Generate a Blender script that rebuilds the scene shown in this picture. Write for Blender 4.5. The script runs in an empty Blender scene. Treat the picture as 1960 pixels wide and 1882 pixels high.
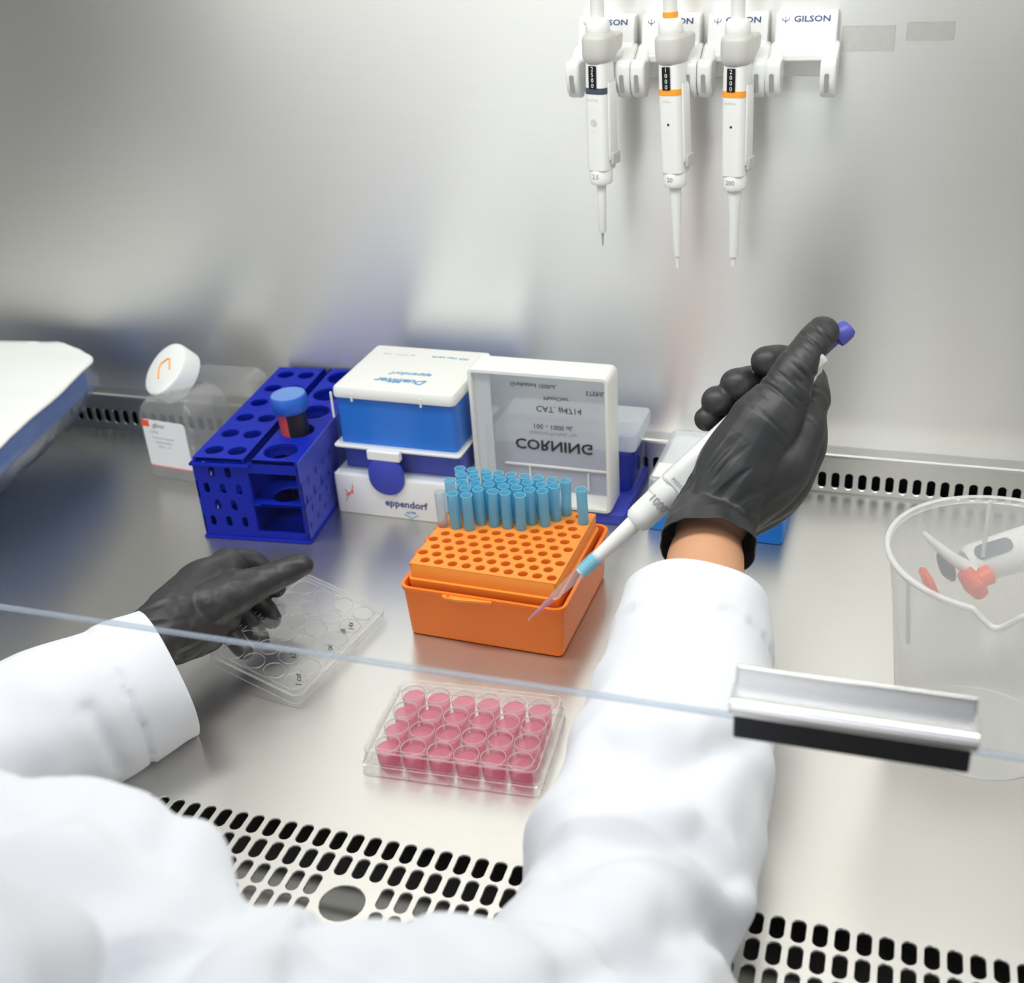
import bpy, bmesh, math, random
from mathutils import Vector, Matrix, noise
PI = math.pi
random.seed(7)
sc = bpy.context.scene
COL = sc.collection

# ---------------------------------------------------------------- camera
CAM = Vector((0.1925, -0.5065, 0.5711))
YAW, PITCH, ROLL, FPX = 0.3389, 0.5008, -0.0683, 2284.0
W, H = 1960, 1882
_cy, _sy = math.cos(YAW), math.sin(YAW)
FW = Vector((-_sy*math.cos(PITCH), _cy*math.cos(PITCH), -math.sin(PITCH)))
_r = Vector((_cy, _sy, 0)); _u = _r.cross(FW)
RT = _r*math.cos(ROLL) + _u*math.sin(ROLL)
UP = _u*math.cos(ROLL) - _r*math.sin(ROLL)
cd = bpy.data.cameras.new('camera'); cam = bpy.data.objects.new('camera', cd); COL.objects.link(cam)
m = Matrix((RT, UP, -FW)).transposed().to_4x4(); m.translation = CAM; cam.matrix_world = m
cd.sensor_fit = 'HORIZONTAL'; cd.sensor_width = 36; cd.lens = FPX/W*36
cd.clip_start = 0.01; cd.clip_end = 20
cd.dof.use_dof = True; cd.dof.focus_distance = 0.89; cd.dof.aperture_fstop = 7.5
sc.camera = cam
def at(px, py, dep):                      # a point seen at a pixel, at a depth along the view axis
    return CAM + (FW + RT*((px-W/2)/FPX) - UP*((py-H/2)/FPX))*dep

# ---------------------------------------------------------------- light
wd = bpy.data.worlds.new('world'); sc.world = wd; wd.use_nodes = True
nt = wd.node_tree; bg = nt.nodes['Background']
tc = nt.nodes.new('ShaderNodeTexCoord'); sx = nt.nodes.new('ShaderNodeSeparateXYZ'); rp = nt.nodes.new('ShaderNodeValToRGB')
nt.links.new(tc.outputs['Generated'], sx.inputs[0]); zm = nt.nodes.new('ShaderNodeMath'); zm.operation = 'MULTIPLY_ADD'; zm.inputs[1].default_value = .5; zm.inputs[2].default_value = .5; nt.links.new(sx.outputs['Z'], zm.inputs[0]); nt.links.new(zm.outputs[0], rp.inputs[0]); 
rp.color_ramp.elements[0].position = 0.0; rp.color_ramp.elements[0].color = (.20, .20, .20, 1)
rp.color_ramp.elements[1].position = 1.0; rp.color_ramp.elements[1].color = (.86, .90, 1.0, 1)
for pos_, c_ in ((.38, (.30, .29, .27, 1)), (.47, (.95, .96, .95, 1)), (.60, (1.15, 1.17, 1.2, 1))):
    q_ = rp.color_ramp.elements.new(pos_); q_.color = c_
bg.inputs[1].default_value = 0.62
# bright and dark sectors added to the world to shape the back wall's reflections
dv = nt.nodes.new('ShaderNodeMath'); dv.operation = 'ARCTAN2'
neg = nt.nodes.new('ShaderNodeMath'); neg.operation = 'MULTIPLY'; neg.inputs[1].default_value = -1
nt.links.new(sx.outputs['Y'], neg.inputs[0]); nt.links.new(sx.outputs['X'], dv.inputs[0]); nt.links.new(neg.outputs[0], dv.inputs[1])
mr_ = nt.nodes.new('ShaderNodeMapRange'); mr_.inputs['From Min'].default_value = -PI; mr_.inputs['From Max'].default_value = PI
nt.links.new(dv.outputs[0], mr_.inputs['Value'])
r2 = nt.nodes.new('ShaderNodeValToRGB'); nt.links.new(mr_.outputs[0], r2.inputs[0])
el = r2.color_ramp.elements; el[0].position = 0; el[0].color = (.8, .8, .8, 1); el[1].position = 1; el[1].color = (.8, .8, .8, 1)
for pos_, v_ in ((.36, .50), (.405, .35), (.43, 1.7), (.455, 2.2), (.487, 2.5), (.496, .42), (.53, .28), (.60, .5)):
    q_ = el.new(pos_); q_.color = (v_, v_, v_, 1)
ml = nt.nodes.new('ShaderNodeMix'); ml.data_type = 'RGBA'; ml.blend_type = 'MULTIPLY'; ml.inputs[0].default_value = 1
nt.links.new(rp.outputs[0], ml.inputs[6]); nt.links.new(r2.outputs[0], ml.inputs[7]); nt.links.new(ml.outputs[2], bg.inputs[0])
def area(name, loc, size, sy, power, target, col=(1, 1, 1), spread=PI):
    l = bpy.data.lights.new(name, 'AREA'); l.shape = 'RECTANGLE'; l.size = size; l.size_y = sy; l.energy = power; l.color = col; l.spread = spread
    o = bpy.data.objects.new(name, l); COL.objects.link(o); o.location = loc
    o.rotation_euler = (Vector(target)-Vector(loc)).to_track_quat('-Z', 'Y').to_euler()
    return o
area('cabinet_lamp', (-.1, .16, .80), 1.3, .12, 6, (-.1, .24, 0), (1, .99, .95))
area('room_lamp', (-.3, -.9, 1.9), 1.6, .5, 4, (-.1, .1, .1), (.95, .97, 1))
sc.view_settings.view_transform = 'Standard'; sc.view_settings.look = 'None'
sc.view_settings.gamma = 1; sc.view_settings.exposure = 0.06
sc.view_settings.use_curve_mapping = False
sc.cycles.transparent_max_bounces = 40

# ---------------------------------------------------------------- materials
def newmat(name):
    m = bpy.data.materials.new(name); m.use_nodes = True
    return m, m.node_tree, m.node_tree.nodes['Principled BSDF']
def noise_bump(nt, b, scale, strength, dist=.001, stretch=None, detail=4):
    tc = nt.nodes.new('ShaderNodeTexCoord'); n = nt.nodes.new('ShaderNodeTexNoise'); bp = nt.nodes.new('ShaderNodeBump')
    n.inputs['Scale'].default_value = scale; n.inputs['Detail'].default_value = detail
    if stretch:
        mp = nt.nodes.new('ShaderNodeMapping'); mp.inputs['Scale'].default_value = stretch
        nt.links.new(tc.outputs['Object'], mp.inputs[0]); nt.links.new(mp.outputs[0], n.inputs[0])
    else: nt.links.new(tc.outputs['Object'], n.inputs[0])
    bp.inputs['Strength'].default_value = strength; bp.inputs['Distance'].default_value = dist
    nt.links.new(n.outputs[0], bp.inputs['Height']); nt.links.new(bp.outputs[0], b.inputs['Normal'])
    return n
def plain(name, c, rough=.4, metal=0, sss=0, spec=.5, bump=None, coat=0):
    m, nt, b = newmat(name)
    b.inputs['Base Color'].default_value = (*c, 1); b.inputs['Roughness'].default_value = rough; b.inputs['Metallic'].default_value = metal
    b.inputs['Specular IOR Level'].default_value = spec; b.inputs['Coat Weight'].default_value = coat
    if sss: b.inputs['Subsurface Weight'].default_value = sss; b.inputs['Subsurface Scale'].default_value = .01
    # faint variation so that no surface is perfectly even
    n = nt.nodes.new('ShaderNodeTexNoise'); n.inputs['Scale'].default_value = 60; n.inputs['Detail'].default_value = 3
    tc = nt.nodes.new('ShaderNodeTexCoord'); nt.links.new(tc.outputs['Object'], n.inputs[0])
    mr = nt.nodes.new('ShaderNodeMapRange'); mr.inputs['To Min'].default_value = max(rough-.05, 0); mr.inputs['To Max'].default_value = rough+.05
    nt.links.new(n.outputs[0], mr.inputs['Value']); nt.links.new(mr.outputs[0], b.inputs['Roughness'])
    if bump: noise_bump(nt, b, bump[0], bump[1], bump[2])
    return m
def steel(name, col=(.60, .595, .575), rough=.33, an=.75, stretch=(6, 260, 260), mottled=.12, rot=0.0):
    m, nt, b = newmat(name)
    b.inputs['Metallic'].default_value = 1
    b.inputs['Anisotropic'].default_value = an; b.inputs['Anisotropic Rotation'].default_value = rot
    tg = nt.nodes.new('ShaderNodeTangent'); tg.direction_type = 'UV_MAP'; nt.links.new(tg.outputs[0], b.inputs['Tangent'])
    tc = nt.nodes.new('ShaderNodeTexCoord')
    mp = nt.nodes.new('ShaderNodeMapping'); mp.inputs['Scale'].default_value = stretch; nt.links.new(tc.outputs['Object'], mp.inputs[0])
    n = nt.nodes.new('ShaderNodeTexNoise'); n.inputs['Scale'].default_value = 6; n.inputs['Detail'].default_value = 5; nt.links.new(mp.outputs[0], n.inputs[0])
    n2 = nt.nodes.new('ShaderNodeTexNoise'); n2.inputs['Scale'].default_value = 5; n2.inputs['Detail'].default_value = 3; nt.links.new(tc.outputs['Object'], n2.inputs[0])
    rm = nt.nodes.new('ShaderNodeMapRange'); rm.inputs['To Min'].default_value = rough-.03; rm.inputs['To Max'].default_value = rough+.03
    nt.links.new(n2.outputs[0], rm.inputs['Value']); nt.links.new(rm.outputs[0], b.inputs['Roughness'])
    cr = nt.nodes.new('ShaderNodeMapRange'); cr.inputs['From Min'].default_value = .3; cr.inputs['From Max'].default_value = .7
    cr.inputs['To Min'].default_value = 1-mottled*.5; cr.inputs['To Max'].default_value = 1+mottled*.5
    nt.links.new(n.outputs[0], cr.inputs['Value'])
    mx = nt.nodes.new('ShaderNodeVectorMath'); mx.operation = 'SCALE'; mx.inputs[0].default_value = col
    nt.links.new(cr.outputs[0], mx.inputs['Scale']); nt.links.new(mx.outputs[0], b.inputs['Base Color'])
    bp = nt.nodes.new('ShaderNodeBump'); bp.inputs['Strength'].default_value = .06; bp.inputs['Distance'].default_value = .0003
    nt.links.new(n.outputs[0], bp.inputs['Height']); nt.links.new(bp.outputs[0], b.inputs['Normal'])
    return m
def clear(name, tint=(1, 1, 1), refl=1.0, frost=0.0, frostcol=(.9, .93, .95), rough=.04, ior=1.5, tl_share=.35):
    """thin clear plastic or glass: tinted see-through, a fresnel reflection, and a milky share"""
    m = bpy.data.materials.new(name); m.use_nodes = True; nt = m.node_tree; nt.nodes.clear()
    out = nt.nodes.new('ShaderNodeOutputMaterial'); tr = nt.nodes.new('ShaderNodeBsdfTransparent'); tr.inputs[0].default_value = (*tint, 1)
    gl = nt.nodes.new('ShaderNodeBsdfGlossy'); gl.inputs['Roughness'].default_value = rough
    fr = nt.nodes.new('ShaderNodeFresnel'); ge = nt.nodes.new('ShaderNodeNewGeometry'); pw = nt.nodes.new('ShaderNodeMath'); pw.operation = 'POWER'; pw.inputs[0].default_value = ior
    ex_ = nt.nodes.new('ShaderNodeMath'); ex_.operation = 'MULTIPLY_ADD'; ex_.inputs[1].default_value = -2; ex_.inputs[2].default_value = 1
    nt.links.new(ge.outputs['Backfacing'], ex_.inputs[0]); nt.links.new(ex_.outputs[0], pw.inputs[1]); nt.links.new(pw.outputs[0], fr.inputs[0])
    mul = nt.nodes.new('ShaderNodeMath'); mul.operation = 'MULTIPLY'; mul.inputs[1].default_value = refl; nt.links.new(fr.outputs[0], mul.inputs[0])
    base = tr.outputs[0]
    if frost:
        df = nt.nodes.new('ShaderNodeBsdfDiffuse'); df.inputs[0].default_value = (*frostcol, 1)
        tl = nt.nodes.new('ShaderNodeBsdfTranslucent'); tl.inputs[0].default_value = (*frostcol, 1)
        a = nt.nodes.new('ShaderNodeMixShader'); a.inputs[0].default_value = tl_share; nt.links.new(df.outputs[0], a.inputs[1]); nt.links.new(tl.outputs[0], a.inputs[2])
        b = nt.nodes.new('ShaderNodeMixShader'); b.inputs[0].default_value = frost; nt.links.new(tr.outputs[0], b.inputs[1]); nt.links.new(a.outputs[0], b.inputs[2])
        base = b.outputs[0]
    mx = nt.nodes.new('ShaderNodeMixShader'); nt.links.new(mul.outputs[0], mx.inputs[0]); nt.links.new(base, mx.inputs[1]); nt.links.new(gl.outputs[0], mx.inputs[2])
    nt.links.new(mx.outputs[0], out.inputs[0])
    return m
M = {}
M['wall'] = steel('brushed_wall_steel', (.80, .795, .77), .35, .88, (3, 700, 700), .05, rot=.25)
M['top'] = steel('brushed_worktop_steel', (.65, .64, .61), .32, .74, (3, 700, 700), .05, rot=.25)
M['trim'] = steel('vent_steel', (.66, .655, .63), .3, .3, (5, 200, 200), .06)
M['pan'] = steel('pan_steel', (.45, .45, .43), .5, .1, (5, 50, 50), .05)
M['handle'] = steel('satin_handle_steel', (.86, .86, .85), .25, .3, (5, 200, 200), .03)
M['blackrubber'] = plain('black_rubber', (.008, .008, .01), .5)
M['white'] = plain('white_plastic', (.82, .83, .81), .35)
M['whiteg'] = plain('glossy_white_plastic', (.86, .87, .86), .22)
M['grey'] = plain('warm_grey_plastic', (.55, .545, .52), .4)
M['greyline'] = plain('grey_line', (.35, .36, .37), .5)
M['palegrey'] = plain('pale_grey_print', (.6, .61, .62), .5)
M['navy'] = plain('navy_ink', (.03, .06, .22), .5)
M['ink'] = plain('black_ink', (.02, .02, .025), .5)
M['display'] = plain('black_display', (.01, .011, .013), .25)
M['digit'] = plain('white_digits', (.8, .82, .85), .5)
M['amber'] = plain('amber_band', (.95, .36, .03), .4)
M['slate'] = plain('slate_band', (.06, .07, .10), .4)
M['orange'] = plain('orange_plastic', (1.0, .215, .018), .38, sss=.1)
M['orange2'] = plain('orange_rack_plastic', (1.0, .30, .035), .4, sss=.1)
M['redorange'] = plain('red_orange_plastic', (.95, .10, .03), .35)
M['royal'] = plain('royal_blue_plastic', (.001, .014, .38), .5, spec=.15)
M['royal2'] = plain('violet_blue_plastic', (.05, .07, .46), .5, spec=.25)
M['blue'] = plain('sky_blue_plastic', (.010, .20, .72), .4, spec=.3)
M['capblue'] = plain('cap_blue_plastic', (.02, .13, .62), .35)
M['captop'] = plain('cap_top_pale_blue', (.12, .25, .62), .4)
M['button'] = plain('violet_button', (.07, .08, .42), .4)
M['redliq'] = plain('red_label', (.55, .06, .06), .5)
M['dark'] = plain('dark_contents', (.012, .012, .012), .3)
M['nitrile'] = None
M['skin'] = plain('skin', (.66, .345, .195), .5, sss=.12, bump=(220, .25, .0006))
M['skin2'] = M['skin']
M['paper'] = plain('white_paper', (.88, .89, .88), .7, bump=(25, .3, .003))
M['label'] = plain('label_paper', (.86, .87, .87), .55)
M['redink'] = plain('red_ink', (.8, .12, .08), .6)
M['blueink'] = plain('blue_ink', (.05, .25, .5), .6)
M['glass'] = clear('sash_glass', (.985, .995, .99), .12, 0, rough=.0)
M['glassedge'] = clear('sash_glass_edge', (.88, .92, .95), .9, .30, (.66, .74, .84), .1)
M['clear'] = clear('clear_polystyrene', (.965, .97, .965), 1.0, .0, rough=.03, ior=1.5)
M['cleartray'] = clear('clear_lid_polystyrene', (.97, .975, .97), .8, .04, (.92, .9, .92), .05, 1.5)
M['rim'] = clear('bright_polystyrene_rim', (.96, .96, .96), 1.3, .3, (.97, .97, .97), .08)
M['ring'] = clear('lid_ring', (.93, .93, .93), 1.2, .22, (.95, .95, .95), .08)
M['pink'] = clear('pink_medium', (.99, .66, .75), .5, .36, (.99, .30, .48), .05, 1.35)
M['pp'] = clear('milky_polypropylene', (.96, .96, .955), .7, .44, (.94, .95, .94), .15, 1.45)
M['pprim'] = clear('milky_polypropylene_rim', (.95, .95, .95), .9, .6, (.95, .96, .94), .15, 1.45)
M['frost'] = clear('frosted_lid', (.95, .97, .98), .8, .45, (.92, .95, .97), .15, 1.45)
M['frosttop'] = clear('frosted_lid_top', (.95, .95, .94), .8, .9, (.93, .94, .90), .25, 1.45, .15)
M['clearblue'] = clear('clear_blue_tinted_lid', (.93, .95, .985), .7, .05, (.3, .4, .75), .08, 1.45)
M['tip'] = clear('blue_tip_plastic', (.84, .96, .995), .9, .45, (.30, .80, 1.0), .12, 1.45)
M['tipclear'] = clear('clear_tip_plastic', (.94, .97, .985), .9, .18, (.7, .85, .95), .1, 1.45)
M['bottle'] = clear('clear_bottle_plastic', (.97, .97, .965), 1.0, .15, (.88, .88, .86), .06, 1.5)
M['wrap'] = clear('crumpled_wrap', (.93, .95, .98), .8, .22, (.60, .68, .82), .15, 1.5)
M['tape'] = clear('clear_tape', (.93, .93, .92), 1.0, 0, (.7, .7, .68), .10, 1.45)
def coatmat():
    m, nt, b = newmat('white_coat_cloth')
    b.inputs['Base Color'].default_value = (.80, .82, .865, 1); b.inputs['Roughness'].default_value = .85; b.inputs['Specular IOR Level'].default_value = .2
    b.inputs['Sheen Weight'].default_value = .15
    noise_bump(nt, b, 900, .12, .0004)
    return m
M['coat'] = coatmat()
def nitrile():
    m, nt, b = newmat('black_nitrile')
    b.inputs['Base Color'].default_value = (.022, .023, .025, 1); b.inputs['Roughness'].default_value = .46; b.inputs['Specular IOR Level'].default_value = .55
    tc = nt.nodes.new('ShaderNodeTexCoord')
    n = nt.nodes.new('ShaderNodeTexNoise'); n.inputs['Scale'].default_value = 1500; nt.links.new(tc.outputs['Object'], n.inputs[0])
    bp = nt.nodes.new('ShaderNodeBump'); bp.inputs['Strength'].default_value = .15; bp.inputs['Distance'].default_value = .0003
    nt.links.new(n.outputs[0], bp.inputs['Height']); nt.links.new(bp.outputs[0], b.inputs['Normal'])
    return m
M['nitrile'] = nitrile()

# ---------------------------------------------------------------- mesh helpers
class MB:
    def __init__(s): s.v = []; s.f = []
    def add(s, vs, fs, T=None):
        o = len(s.v); s.v += [tuple((T @ Vector(v)) if T else v) for v in vs]; s.f += [tuple(i+o for i in f) for f in fs]; return s
    def box(s, x0, x1, y0, y1, z0, z1, T=None):
        return s.add([(x0,y0,z0),(x1,y0,z0),(x1,y1,z0),(x0,y1,z0),(x0,y0,z1),(x1,y0,z1),(x1,y1,z1),(x0,y1,z1)],
              [(0,3,2,1),(4,5,6,7),(0,1,5,4),(1,2,6,5),(2,3,7,6),(3,0,4,7)], T)
    def loops(s, L, close=(True, True), T=None, wrap=True):
        n = len(L[0]); vs = [v for l in L for v in l]; fs = []
        for i in range(len(L)-1):
            for j in range(n if wrap else n-1):
                k = (j+1) % n; fs.append((i*n+j, i*n+k, (i+1)*n+k, (i+1)*n+j))
        if close[0]: fs.append(tuple(range(n-1, -1, -1)))
        if close[1]: fs.append(tuple((len(L)-1)*n+j for j in range(n)))
        return s.add(vs, fs, T)
    def lathe(s, prof, n=32, T=None, close=(True, True), sx=1, sy=1, flute=None):
        L = []
        for i, (r, z) in enumerate(prof):
            L.append([(sx*r*(1+(flute[1]*(j % 2) if flute and i in flute[0] else 0))*math.cos(2*PI*j/n),
                       sy*r*(1+(flute[1]*(j % 2) if flute and i in flute[0] else 0))*math.sin(2*PI*j/n), z) for j in range(n)])
        return s.loops(L, close, T)
    def rrbox(s, x0, x1, y0, y1, zs, r, T=None, n=5, close=(True, True)):
        """rounded rectangle loops; zs = list of (z, inset)"""
        return s.loops([rr(x0+i, x1-i, y0+i, y1-i, max(r-i, .0003), z, n) for z, i in zs], close, T)
    def tube(s, pts, rad, n=10, T=None, close=(True, True)):
        L = sweep(pts, rad, n); return s.loops(L, close, T)
    def prism(s, poly, a, b, axis='x', T=None):
        def P(u, v, w): return (w, u, v) if axis == 'x' else ((u, w, v) if axis == 'y' else (u, v, w))
        n = len(poly); vs = [P(u, v, a) for u, v in poly] + [P(u, v, b) for u, v in poly]
        fs = [tuple(range(n)), tuple(range(2*n-1, n-1, -1))] + [(j, n+j, n+(j+1) % n, (j+1) % n) for j in range(n)]
        return s.add(vs, fs, T)
    def perf(s, strips, t, F):
        """plate with holes: strips of (v0,v1,[(u0,u1,hole)]), hole=(cu,cv,a,b) (stadium: half-width a, half-height b); t thickness; F(u,v,w)->xyz"""
        for v0, v1, cells in strips:
            for u0, u1, hole in cells:
                if not hole:
                    s.add([F(u0,v0,0),F(u1,v0,0),F(u1,v1,0),F(u0,v1,0),F(u0,v0,-t),F(u1,v0,-t),F(u1,v1,-t),F(u0,v1,-t)],
                          [(0,1,2,3),(7,6,5,4),(0,4,5,1),(1,5,6,2),(2,6,7,3),(3,7,4,0)]); continue
                cu, cv, a, b = hole; n = 20; inn = []
                for j in range(n):
                    th = 2*PI*(j+.5)/n; c, q = math.cos(th), math.sin(th)
                    if b >= a: inn.append((cu+a*c, cv+(b-a)*(1 if q > 0 else -1)+a*q))
                    else: inn.append((cu+(a-b)*(1 if c > 0 else -1)+b*c, cv+b*q))
                out = []
                for (x, y) in inn:
                    dx, dy = x-cu, y-cv
                    k = min(((u1-cu)/dx if dx > 0 else (u0-cu)/dx) if abs(dx) > 1e-9 else 1e9, ((v1-cv)/dy if dy > 0 else (v0-cv)/dy) if abs(dy) > 1e-9 else 1e9)
                    out.append((cu+dx*k, cv+dy*k))
                # make sure the cell corners are used
                for (X, Y) in ((u0,v0),(u1,v0),(u1,v1),(u0,v1)):
                    i = min(range(n), key=lambda i: (out[i][0]-X)**2+(out[i][1]-Y)**2); out[i] = (X, Y)
                e = .0005 if t > .0008 else t*.4
                def sc_(p, d): 
                    dx, dy = p[0]-cu, p[1]-cv; l = math.hypot(dx, dy); return (p[0]+dx/l*d, p[1]+dy/l*d)
                L = [[F(x, y, 0) for x, y in out], [F(*sc_(p, e), 0) for p in inn], [F(*p, -e) for p in inn], [F(*p, -t) for p in inn], [F(x, y, -t) for x, y in out]]
                s.loops(L, (False, False))
    def build(s, name, mat, parent=None, smooth=True, ang=38, uv=None, bevel=0, loc=None):
        me = bpy.data.meshes.new(name); me.from_pydata(s.v, [], s.f); me.validate()
        bm = bmesh.new(); bm.from_mesh(me); bmesh.ops.recalc_face_normals(bm, faces=bm.faces); bm.to_mesh(me); bm.free()
        me.materials.append(mat)
        if smooth: smooth_angle(me, ang)
        if uv: set_uv(me, uv)
        o = bpy.data.objects.new(name, me); COL.objects.link(o)
        if parent: o.parent = parent
        if loc: o.location = loc
        if bevel:
            b = o.modifiers.new('bevel', 'BEVEL'); b.width = bevel; b.segments = 2; b.limit_method = 'ANGLE'; b.angle_limit = math.radians(40)
        return o
def smooth_angle(me, deg):
    me.polygons.foreach_set('use_smooth', [True]*len(me.polygons))
    bm = bmesh.new(); bm.from_mesh(me); a = math.radians(deg)
    for e in bm.edges:
        if len(e.link_faces) == 2 and e.calc_face_angle(0) > a: e.smooth = False
    bm.to_mesh(me); bm.free()
def set_uv(me, axes):
    l = me.uv_layers.new(name='UVMap'); a, b = axes
    for lp in me.loops:
        v = me.vertices[lp.vertex_index].co; l.data[lp.index].uv = (v[a], v[b])
def rr(x0, x1, y0, y1, r, z, n=5):
    p = []
    for cx, cy, a in ((x1-r, y1-r, 0), (x0+r, y1-r, PI/2), (x0+r, y0+r, PI), (x1-r, y0+r, 1.5*PI)):
        for k in range(n+1): t = a+PI/2*k/n; p.append((cx+r*math.cos(t), cy+r*math.sin(t), z))
    return p
def sweep(pts, rad, n=10, squash=None):
    pts = [Vector(p) for p in pts]; L = []; up = None
    for i, p in enumerate(pts):
        d = (pts[min(i+1, len(pts)-1)]-pts[max(i-1, 0)]).normalized()
        if up is None: up = d.orthogonal().normalized()
        else: up = (up-d*up.dot(d)).normalized()
        s = d.cross(up); r = rad[i] if isinstance(rad, (list, tuple)) else rad
        L.append([tuple(p+(up*math.cos(2*PI*j/n)+s*math.sin(2*PI*j/n))*r) for j in range(n)])
    return L
def thing(name, label, cat, loc=(0, 0, 0), rz=0, group=None, rot=None):
    o = bpy.data.objects.new(name, None); COL.objects.link(o); o.location = loc; o.rotation_euler = rot if rot else (0, 0, rz)
    o.empty_display_size = .02; o['label'] = label; o['category'] = cat
    if group: o['group'] = group
    return o
def tag(o, label=None, cat=None, group=None, kind=None):
    for k, v in (('label', label), ('category', cat), ('group', group), ('kind', kind)):
        if v: o[k] = v
    return o
def copy_tree(o, parent=None):
    c = o.copy(); COL.objects.link(c); c.parent = parent
    for ch in list(o.children): copy_tree(ch, c)
    return c
def text(name, s, size, mat, parent, loc, rot=(0, 0, 0), ext=.0001, align='CENTER', scale=(1, 1, 1), shear=0, M4=None, bold=0, bend=None):
    cu = bpy.data.curves.new(name, 'FONT'); cu.body = s; cu.size = size; cu.extrude = ext; cu.align_x = align; cu.align_y = 'CENTER'; cu.shear = shear; cu.offset = bold
    cu.resolution_u = 2
    t = bpy.data.objects.new(name, cu); COL.objects.link(t)
    dg = bpy.context.evaluated_depsgraph_get(); me = bpy.data.meshes.new_from_object(t.evaluated_get(dg)); bpy.data.objects.remove(t)
    me.materials.clear(); me.materials.append(mat)
    me.transform(Matrix.Diagonal((*scale, 1)))
    if bend:                                  # wrap the line of text round a barrel of this radius
        for v in me.vertices:
            a = v.co.x/bend; v.co.x, v.co.z = (bend+v.co.z)*math.sin(a), (bend+v.co.z)*math.cos(a)-bend
    o = bpy.data.objects.new(name, me); COL.objects.link(o)
    if parent: o.parent = parent
    if M4 is not None: o.matrix_local = M4
    else: o.location = loc; o.rotation_euler = rot
    return o
def frame(origin, x, z):
    """matrix with local x and z axes as given"""
    z = Vector(z).normalized(); x = Vector(x); x = (x-z*x.dot(z)).normalized(); y = z.cross(x)
    m = Matrix((x, y, z)).transposed().to_4x4(); m.translation = Vector(origin); return m

# ================================================================ SETTING
YW = .556
X0, X1 = -1.02, .62
PITCHX, ROWY = .01235, .01925
# worktop and grille, one steel sheet with pressed slots
wt = MB()
def Fz(u, v, w): return (u, v, w)
wt.box(X0, X1, .0097, YW, -.0015, 0)
strips = []
for j in range(6):
    v1 = .0097-ROWY*j; v0 = v1-ROWY; cells = []; i = -14
    while i <= 48:
        u0 = PITCHX*(i-19)-PITCHX/2
        if 10 <= i <= 12 and j in (2, 3):
            if i == 10 and j == 3: pass
            i = 13; continue
        cells.append((u0, u0+PITCHX, (u0+PITCHX/2, (v0+v1)/2, .0041, .0083))); i += 1
    ue = PITCHX*(49-19)-PITCHX/2; us = PITCHX*(-14-19)-PITCHX/2
    cells.append((X0, us, None)); cells.append((ue, X1, None))
    strips.append((v0, v1, cells))
hu0 = PITCHX*(10-19)-PITCHX/2; hv1 = .0097-ROWY*2
strips.append((hv1-2*ROWY, hv1, [(hu0, hu0+3*PITCHX, (hu0+1.5*PITCHX, hv1-ROWY, .0142, .0142))]))
wt.perf(strips, .0015, Fz)
vf = .0097-ROWY*6
wt.box(X0, X1, vf-.03, vf, -.0015, 0)
wt.box(X0, X1, vf-.032, vf-.03, -.05, 0)
worktop = wt.build('worktop', M['top'], uv=(0, 1), ang=25)
tag(worktop, 'brushed stainless steel worktop with rows of long air slots along its front', 'worktop')
pan = MB().box(X0, X1, vf-.03, YW, -.048, -.045).build('drain_pan', M['pan'], worktop, uv=(0, 1))
pan['label'] = 'dull steel pan under the slots'
# walls
def struct(name, mb, mat, uv, **k): return tag(mb.build(name, mat, uv=uv, smooth=False, **k), kind='structure')
struct('wall_back', MB().box(X0-.01, X1+.01, YW, YW+.004, -.05, .82), M['wall'], (0, 2))
struct('wall_left', MB().box(X0-.004, X0, -.16, YW, -.05, .82), M['wall'], (1, 2))
struct('wall_right', MB().box(X1, X1+.004, -.16, YW, -.05, .82), M['wall'], (1, 2))
struct('ceiling', MB().box(X0, X1, .02, YW, .82, .824), M['whiteg'], (0, 1))
# rear vent strip
rv = MB(); YS = .534
def Fy(u, v, w): return (u, YS-w, v)
cells = []; n0 = int((X0-.13)/PITCHX)+1; n1 = int((X1-.13)/PITCHX)-1
for i in range(n0, n1): 
    c = .1284+PITCHX*i; cells.append((c-PITCHX/2, c+PITCHX/2, (c, .0145, .0036, .0083)))
cells.append((X0, .1284+PITCHX*(n0-.5), None)); cells.append((.1284+PITCHX*(n1-.5), X1, None))
rv.perf([(.004, .025, cells)], .0012, Fy)
rv.box(X0, X1, YS, YS+.0012, 0, .004); 
rv.prism([(YS, .025), (YS, .0385), (YS+.001, .0405), (YS+.003, .0415), (YW, .0405), (YW, .0395), (YS+.003, .040), (YS+.0012, .038), (YS+.0012, .025)], X0, X1)
rv.box(X0, X1, YS-.0025, YS, 0.0002, .0012)
struct('trim_1', rv, M['trim'], (0, 2))
struct('duct_shade', MB().box(X0, X1, YS+.0016, YW-.001, .0002, .0008).box(X0, X1, YW-.0016, YW-.0004, .0008, .039), M['blackrubber'], (0, 2))   # black sheets painting in the shade of the duct behind the slots
# sash
ZS, YSH = .199, -.055
sash = MB(); e = .006
def slant(z): return YSH-.06*(z-ZS)
sash.add([(X0, slant(ZS), ZS), (X1, slant(ZS), ZS), (X1, slant(.8), .8), (X0, slant(.8), .8)], [(0, 1, 2, 3)])
win = tag(sash.build('window_1', M['glass'], smooth=False), kind='structure')
MB().box(X0, X1, YSH-.0018, YSH+.0018, ZS-.0018, ZS+.0004).build('glass_edge', M['glassedge'], win, bevel=.0008)['label'] = 'bluish polished lower edge'
hx0, hx1 = .1385, .2440
hd = thing('sash_handle', 'short satin steel pull handle with black underside on the glass sash edge', 'handle', ((hx0+hx1)/2, YSH, ZS)); hw = (hx1-hx0)/2
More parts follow.
